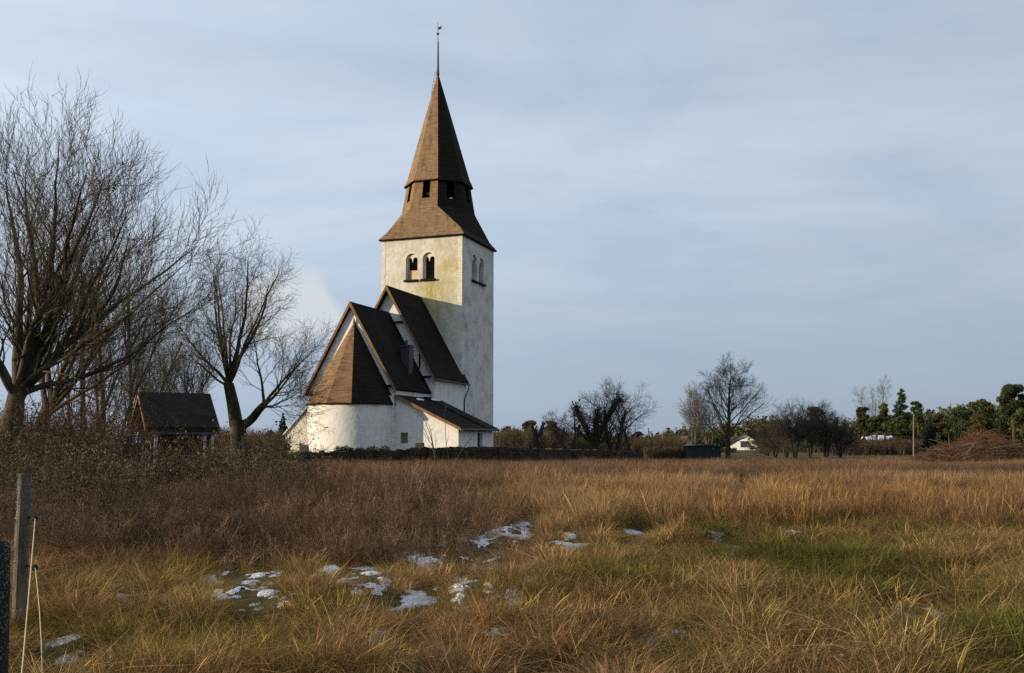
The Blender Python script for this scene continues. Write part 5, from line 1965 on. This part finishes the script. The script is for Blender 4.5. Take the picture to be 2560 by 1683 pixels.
def sample_field(n, y0, y1, seed, power=1.0, margin=1.12):
    """random points of the meadow strip the view takes in, a few metres wider on both sides"""
    rs = np.random.RandomState(seed)
    u = rs.rand(n)
    y = (y0 ** (2 - power) + u * (y1 ** (2 - power) - y0 ** (2 - power))) ** (1 / (2 - power))
    half = .5334 * y * margin + 6.5
    x = rs.uniform(-1, 1, n) * half
    return x, y, rs


def smooth(a, b, v):
    t = np.clip((v - a) / (b - a), 0, 1)
    return t * t * (3 - 2 * t)


def mixc(a, b, t):
    return np.asarray(a)[None] * (1 - t[:, None]) + np.asarray(b)[None] * t[:, None]


STRAW = np.array((.335, .212, .098)); ORANGE = np.array((.235, .132, .054)); RUST = np.array((.200, .118, .072)); BROWN = np.array((.150, .092, .056))
GREEN = np.array((.112, .104, .026)); OLIVE = np.array((.235, .166, .048)); DARKHERB = np.array((.090, .060, .038))


def herb_zone(x, y):
    """brown dead-herb area: left half, from the shrubs to the middle of the meadow"""
    edge = -1.0 + (noise2(x, y, 5, 61, 2) - .5) * 4 - np.clip(y - 14, 0, 40) * .12
    z = smooth(1.2, -1.0, x - edge) * smooth(12.5, 15.5, y + (noise2(x, y, 3, 62, 2) - .5) * 5) * smooth(36, 29, y)
    return z


def green_zone(x, y):
    """low green ground, mostly on the right in front"""
    g = smooth(-.4, 1.8, x - (y - 8) * .10) * smooth(21, 16, y) * smooth(6.2, 8.0, y + x * .12)
    g = np.maximum(g, smooth(-2.6, -3.6, x + .0 * y) * smooth(9.5, 7.6, y))
    return np.clip(g * (.45 + 1.2 * noise2(x, y, 1.5, 63, 3)), 0, 1)


def thin(x, y):
    """1 where the grass is short and thin: on the snow and for a stretch in front of it"""
    out = snow_amount(x, y)
    for sx, sy, rx, ry, st in SN:
        L_ = .10 * sy * sy / 10 + .5
        t = np.clip((sy - y) / L_, 0, 1)
        inside = (y < sy) & (y > sy - L_)
        ux = sx * y / sy
        d = np.abs(x - ux) / (rx * 1.15)
        out = np.maximum(out, np.where(inside, np.clip(1.6 - d, 0, 1) * (1 - t * .8) * st * .9, 0))
    return out


def meadow():
    # tall tufts, near and far
    for nm, n, y0, y1, seed, base_idx, ks, pw, lab in (('grass', 25000, 4.6, 20, 1, 0, 3, .5, 'tall straw-coloured grass tufts in the near meadow'),
                                                      ('grass', 36000, 18, 92, 2, 6, 2, .9, 'tall rust-brown grass across the far meadow')):
        x, y, rs = sample_field(n, y0, y1, 400 + seed, pw)
        nz = noise2(x, y, 1.7, 71, 3); big = noise2(x, y, 7.0, 72, 3)
        gz = green_zone(x, y); hz = herb_zone(x, y); th = thin(x, y)
        dens = smooth(.44, .62, nz + .17 * smooth(12, 22, y) + .10 * smooth(26, 36, y) - .02)
        zone = smooth(-.4, 1.2, x) * smooth(20, 16, y) * smooth(7.4, 8.6, y + .5 * np.clip(x - 1.4, 0, 2) * 2)
        zone = np.maximum(zone, smooth(-1.8, -2.6, x) * smooth(13, 9, y) * .8)
        dens *= (1 - .80 * zone) * (1 - .9 * gz) * (1 - .88 * hz) * (1 - np.clip(th * 2.2, 0, 1))
        dens *= smooth(92, 80, y)
        # keep clear of thicket bushes, wall and buildings
        keep = rs.rand(n) < dens
        keep &= ~((y > 56) & (x < (y - 56) * 3.0 - 16))
        keep &= ~((y > 60.0 + (x + 15) * .35) & (x > -16) & (x < 10.5))
        keep &= ~((y > 24) & (x < -8.5 - (y - 24) * .16) & (rs.rand(n) < .8))
        x, y, big, nz = x[keep], y[keep], big[keep], nz[keep]
        m = len(x)
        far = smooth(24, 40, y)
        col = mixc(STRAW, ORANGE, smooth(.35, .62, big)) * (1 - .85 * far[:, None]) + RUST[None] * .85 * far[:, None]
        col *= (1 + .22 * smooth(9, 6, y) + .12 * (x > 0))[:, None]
        fl = smooth(.40, .68, noise2(x, y, 2.4, 75, 3))[:, None]
        col = col * (1 - .45 * fl) + BROWN[None] * .45 * fl
        col *= np.exp(rs.normal(0, .26, (m, 1)))
        hs = (.62 + .55 * noise2(x, y, 2.6, 73, 3)) * rs.uniform(.75, 1.2, m) * (1 - .45 * smooth(17, 10, y)) * (1 - .3 * th[keep])
        w = rs.uniform(.85, 1.3, m)
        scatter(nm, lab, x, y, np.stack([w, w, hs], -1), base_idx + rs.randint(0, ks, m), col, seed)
    # short mat under everything
    x, y, rs = sample_field(70000, 4.6, 46, 410, .75)
    n = len(x)
    gz = green_zone(x, y); hz = herb_zone(x, y)
    sa = snow_amount(x, y)
    keep = rs.rand(n) < (1 - np.clip(sa * 1.15 + .35 * np.clip(thin(x, y) * 1.3, 0, 1), 0, .84))
    x, y, gz, hz = x[keep], y[keep], gz[keep], hz[keep]
    m = len(x)
    nz = noise2(x, y, 1.1, 81, 3)
    g = np.clip(gz * 1.2 + smooth(.55, .75, nz) * .45, 0, 1)
    col = mixc(OLIVE, GREEN, g)
    br = smooth(.38, .60, noise2(x, y, 1.2, 82, 3)) * (1 - .35 * gz)
    col = col * (1 - br[:, None]) + (STRAW * .45 + ORANGE * .7)[None] * br[:, None]
    col = col * (1 - .6 * hz[:, None]) + BROWN[None] * .6 * hz[:, None]
    col *= np.exp(rs.normal(0, .44, (m, 1)))
    s_ = rs.uniform(.75, 1.35, m) * (1 - .70 * np.clip(thin(x, y) * 1.5, 0, 1))
    idx = np.where(rs.rand(m) < .55, 3 + rs.randint(0, 3, m), 11 + rs.randint(0, 2, m))
    scatter('grass', 'short matted green and ochre grass covering the meadow', x, y, np.stack([s_, s_, s_ * rs.uniform(.7, 1.15, m)], -1), idx, col, 5)
    # dead herb stems
    x, y, rs = sample_field(38000, 10, 40, 420, .75)
    n = len(x)
    hz = herb_zone(x, y); th = thin(x, y)
    keep = rs.rand(n) < hz * (1 - np.clip(th * 1.1, 0, 1)) * (.45 + .9 * noise2(x, y, 2.0, 91, 2))
    keep &= ~((y > 55) & (x < 10))
    x, y = x[keep], y[keep]
    m = len(x)
    col = mixc(DARKHERB, BROWN, noise2(x, y, 3, 92, 3)) * rs.uniform(.7, 1.5, (m, 1)) * np.where(rs.rand(m) < .22, 2.1, 1.0)[:, None]
    hs = rs.uniform(.6, 1.15, m) * (.58 + .42 * smooth(14, 22, y))
    scatter('undergrowth', 'dark brown dead herb stems standing left of the middle', x, y, np.stack([np.ones(m), np.ones(m), hs], -1), 8 + rs.randint(0, 3, m), col, 6)


meadow()


# ------------------------------------------------------------------ single dark seed stalks
def stalks():
    protos = []
    for sd in (1, 2):
        rs = np.random.RandomState(500 + sd)
        mb = MB()
        h = 1.0
        mb.tube([(0, 0, 0), (.01, 0, .5), (.02, .01, h)], [.010, .008, .004], 5)
        for i in range(34):
            z = rs.uniform(.55, 1.0)
            a = rs.uniform(0, 6.28)
            r_ = .045 * (1.15 - (z - .55) / .6)
            mb.tube([(.015, 0, z), (.015 + r_ * math.cos(a), r_ * math.sin(a), z + .05)], [.012, .010], 4)
        o = mb.build('seed_stalk', M['stalk'])
        tag(o, '', 'weed')
        protos.append(o)
    spots = [(1851, 1182, 1225, 'dark seed stalk in the far meadow, in line with the tall lone tree'), (1929, 1192, 1232, 'dark seed stalk right of the one below the lone tree'), (1717, 1195, 1225, 'short dark seed stalk in the meadow below the dark hut'),
             (2302, 1270, 1290, 'short dark stalk in the straw below the brush pile'), (2230, 1180, 1210, 'tall thin seed stalk left of the brush pile')]
    used = [False, False]
    for i, (px, yt, yb, lab) in enumerate(spots):
        Y = 30 + 3 * (i % 3)
        x, y, zt = at(px, yt, Y)
        o = protos[i % 2]
        if used[i % 2]:
            o = o.copy(); sc.collection.objects.link(o)
        used[i % 2] = True
        o.location = (x, Y, 0)
        o.scale = (1.3, 1.3, max(.6, zt))
        o['label'] = lab
        o['group'] = 'dark seed stalks'


stalks()
